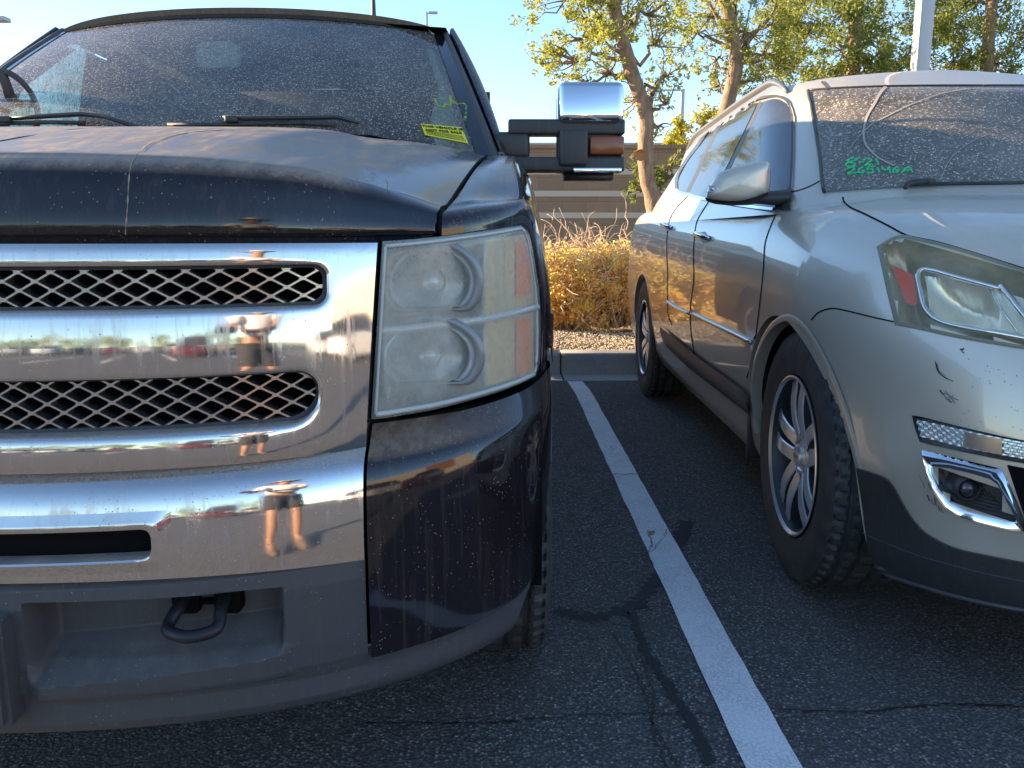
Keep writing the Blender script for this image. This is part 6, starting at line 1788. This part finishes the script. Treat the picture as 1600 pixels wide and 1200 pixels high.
kinds_ = [('silver', (.5, .5, .52), 'sedan'), ('white', (.75, .75, .75), 'suv'), ('dark grey', (.08, .08, .09), 'sedan'), ('blue', (.05, .08, .2), 'sedan'), ('silver', (.5, .5, .52), 'suv'), ('white', (.75, .75, .75), 'pickup'), ('black', (.02, .02, .02), 'suv'), ('maroon', (.2, .02, .03), 'sedan'), ('white', (.75, .75, .75), 'sedan'), ('grey', (.2, .2, .21), 'pickup'), ('black', (.02, .02, .02), 'sedan'), ('sand', (.5, .42, .3), 'suv')]
ordn = 'first second third fourth fifth sixth seventh eighth ninth tenth eleventh twelfth'.split()
for i, (cn, c_, kd) in enumerate(kinds_):
    parked_car(-24 + i * 2.9, -27 + rng.uniform(-.3, .3), math.pi + rng.uniform(-.03, .03), '%s %s in the far row behind the photographer, %s from the left' % (cn, kd, ordn[i]), c_, kd)
parked_car(2.4, -13.5, rad(200), 'red pickup parked beyond the photographer', (.09, .012, .014), 'pickup')
parked_car(11.5, -7.5, rad(95), 'white suv parked nearest on the right behind the camera', (.75, .75, .75), 'suv')
parked_car(12.0, -10.5, rad(95), 'white sedan parked beside the white suv behind the camera', (.75, .75, .75), 'sedan')
parked_car(12.5, -3.6, rad(95), 'maroon black pickup parked at right behind the camera', (.05, .015, .02), 'pickup')
b_ = root('shop_building', (26, -12, 0), 'tan flat-roofed building with a rusty panel beyond the right-hand cars', 'building')
m = MB(); m.box((4, 0, 2.6), (8, 26, 5.2)); m.build('wall', mat('tan_stucco', (.55, .48, .38), .9), b_, False)
m = MB(); m.box((-.02, 6, 3.6), (.3, 6, 4.2)); m.build('panel', mat('rusty_panel', (.35, .16, .07), .8), b_, False)
m = MB(); m.box((4, 0, 5.3), (8.3, 26.3, .3)); m.build('parapet', 'stucco', b_, False)
s_world = True
g_ = MB()
h_m = MB(); rr_ = np.random.default_rng(9)
for k in range(7):
    hs_ = rr_.uniform(.8, 1.5)
    r_ = root('hedge_tree', (-30 + k * 8, -44, 0), 'round green tree beyond the far row of cars, %s' % ('first from the left,second from the left,third from the left,middle one,third from the right,second from the right,last at the right'.split(',')[k]), 'tree', 'trees beyond the far row')
    m = MB(); m.tube([(-30 + k * 8, -44, 0), (-30 + k * 8, -44, 2.2)], .14, 8); m.build('trunk', 'bark', r_)
    m = MB(); leaf_cloud(m, [((-30 + k * 8 + rr_.normal() * 2.4, -44 + rr_.normal() * 1.2, 2.6 * hs_ + rr_.normal() * .8), 1.2 * hs_, 200) for _ in range(12)], .32, rr_); m.build('crown', 'leaf', r_, False, fix=False)

# ---- the photographer, seen mirrored in the chrome
def person():
    x0, y0 = .46, -.55
    r = root('person', (x0, y0, 0), 'person in a white sun hat, pale shirt and dark shorts holding up a phone', 'person')
    J = {}
    def skin_mesh(name, nodes, edges, mt, parent, lvl=2):
        me = bpy.data.meshes.new(name); off = parent_loc(parent)
        me.from_pydata([tuple(Vector(p) + Vector((x0, y0, 0)) - off) for p, rr in nodes], edges, []); o = bpy.data.objects.new(name, me); COL.objects.link(o)
        o.modifiers.new('s', 'SKIN'); o.modifiers.new('d', 'SUBSURF').levels = lvl
        if not me.skin_vertices: 
            bm = bmesh.new(); bm.from_mesh(me); bm.verts.layers.skin.verify(); bm.to_mesh(me); bm.free()
        for i, (p, rr) in enumerate(nodes): me.skin_vertices[0].data[i].radius = rr if hasattr(rr, '__len__') else (rr, rr); me.skin_vertices[0].data[i].use_root = (i == 0)
        dg = bpy.context.evaluated_depsgraph_get(); me2 = bpy.data.meshes.new_from_object(o.evaluated_get(dg)); bpy.data.objects.remove(o)
        me2.materials.clear(); me2.materials.append(mt); me2.shade_smooth(); me2.name = name
        o = bpy.data.objects.new(name, me2); COL.objects.link(o); o.parent = parent; return o
    sk = mat('skin_tone', (.30, .16, .10), .5); shirt = mat('pale_shirt', (.74, .72, .72), .85); shorts = mat('dark_shorts', (.03, .03, .035), .9)
    hat = mat('straw_hat', (.70, .62, .48), .9); shoe = mat('brown_shoe', (.10, .07, .05), .7)
    N = [((0, 0, .90), (.13, .10)), ((0, 0, 1.05), (.13, .10)), ((0, .02, 1.22), (.15, .10)), ((0, .03, 1.36), (.13, .09)), ((0, .06, 1.45), .055), ((0, .09, 1.52), .065), ((0, .10, 1.59), .085), ((0, .10, 1.67), .07),
         ((-.19, .03, 1.36), .055), ((-.29, .10, 1.14), .042), ((-.40, .28, 1.06), .032), ((-.47, .40, 1.07), .026),
         ((.19, .03, 1.36), .055), ((.15, .20, 1.10), .042), ((-.14, .34, 1.05), .032), ((-.32, .41, 1.06), .026),
         ((-.10, 0, .82), .095), ((-.14, .06, .48), .060), ((-.15, 0, .12), .040), ((-.16, .02, .07), .040), ((-.17, .14, .04), .035),
         ((.10, 0, .82), .095), ((.13, .05, .48), .060), ((.15, 0, .12), .040), ((.15, .02, .07), .040), ((.17, .14, .04), .035)]
    E = [(0, 1), (1, 2), (2, 3), (3, 4), (4, 5), (5, 6), (6, 7), (3, 8), (8, 9), (9, 10), (10, 11), (3, 12), (12, 13), (13, 14), (14, 15), (0, 16), (16, 17), (17, 18), (18, 19), (19, 20), (0, 21), (21, 22), (22, 23), (23, 24), (24, 25)]
    body_ = skin_mesh('body', N, E, sk, r)
    N2 = [((0, 0, .97), (.205, .16)), ((0, 0, 1.08), (.19, .15)), ((0, .02, 1.24), (.195, .15)), ((0, .03, 1.38), (.15, .11)), ((-.19, .03, 1.37), .085), ((-.27, .10, 1.18), .08), ((.19, .03, 1.37), .085), ((.18, .14, 1.16), .08)]
    skin_mesh('shirt', N2, [(0, 1), (1, 2), (2, 3), (3, 4), (4, 5), (3, 6), (6, 7)], shirt, r)
    N3 = [((0, 0, 1.0), (.175, .14)), ((-.10, 0, .82), .125), ((-.13, .04, .55), .115), ((.10, 0, .82), .125), ((.12, .04, .55), .115)]
    skin_mesh('shorts', N3, [(0, 1), (1, 2), (0, 3), (3, 4)], shorts, r)
    for s_ in (-1, 1):
        N4 = [((.155 * s_, -.04, .05), (.045, .05)), ((.16 * s_, .06, .045), .048), ((.165 * s_, .20, .035), (.042, .032))]
        skin_mesh('shoe', N4, [(0, 1), (1, 2)], shoe, r)
    m = MB(); m.lathe([(.0, .19), (.008, .19), (.012, .10), (.05, .095), (.10, .075), (.115, 0)], 'z', 28, (x0, y0 + .10, 1.655)); m.build('hat', hat, r)
    # head features
    m = MB(); m.tube([(x0, y0 + .17, 1.61), (x0, y0 + .20, 1.585), (x0, y0 + .175, 1.575)], [.008, .014, .008], 8)
    for s_ in (-1, 1): m.tube([(x0 + s_ * .082, y0 + .10, 1.61), (x0 + s_ * .088, y0 + .09, 1.585), (x0 + s_ * .08, y0 + .10, 1.565)], [.008, .012, .006], 8)
    m.build('face_features', sk, body_)
    for hx_, hy_ in ((-.50, .37), (-.37, .37)):
        m = MB()
        for k in range(4): m.tube([(x0 + hx_, y0 + hy_ - .01, 1.05 + k * .018), (x0 + hx_ + .0, y0 + hy_ + .045, 1.052 + k * .018), (x0 + hx_ + (.02 if hx_ < -.25 else -.02), y0 + hy_ + .065, 1.053 + k * .018)], [.009, .008, .007], 6)
        m.tube([(x0 + hx_, y0 + hy_ - .01, 1.12), (x0 + hx_ * 1.0 + (.03 if hx_ < -.25 else -.03), y0 + hy_ + .03, 1.13)], [.010, .008], 6); m.build('fingers', sk, body_)
person()
s_world = False
ph = root('phone', (-.002, -.105, 1.07), 'black phone held sideways in front of the photographer', 'phone', rz=0)
m = MB(); m.box((0, 0, 0), (.155, .009, .076), bev=.003); m.build('case', 'trim', ph)
m = MB()
for dx, dz in ((.05, .018), (.05, -.014), (.028, .002)): m.lathe([(.0045, .011), (.008, .010), (.008, 0)], 'y', 20, (dx, 0, dz))
m.build('camera_lens', 'glass_dark', ph)
s_world = True

# ---- small litter on the ground
s_world = False
M['deadleaf'] = mat('dead_leaf', (.30, .20, .08), .8)
for i_, (px_, py_, sz_, lb_) in enumerate(((1018, 833, .016, 'small brown leaf lying on the white parking line'), (935, 768, .014, 'tiny dry leaf on the asphalt left of the line'), (1047, 768, .010, 'pale speck of a leaf on the asphalt right of the line'))):
    q = at_z(px_, py_, .0075 if i_ == 0 else .006); m = MB(); a_ = rng.uniform(0, 3)
    V_ = [(math.cos(a_ + k) * r_ * sz_, math.sin(a_ + k) * r_ * sz_, h_) for k, r_, h_ in ((0, 1.4, .004), (.7, .8, .002), (1.6, .6, .005), (2.5, .9, .002), (3.14, 1.3, .006), (3.9, .8, .003), (4.7, .6, .004), (5.5, .8, .002))] + [(0, 0, .0015)]
    m.add(V_, [(k, (k + 1) % 8, 8) for k in range(8)]); o = m.build('dead_leaf', 'deadleaf', None, False); o.location = tuple(q); tag(o, lb_, 'leaf', 'fallen leaves')
s_world = True
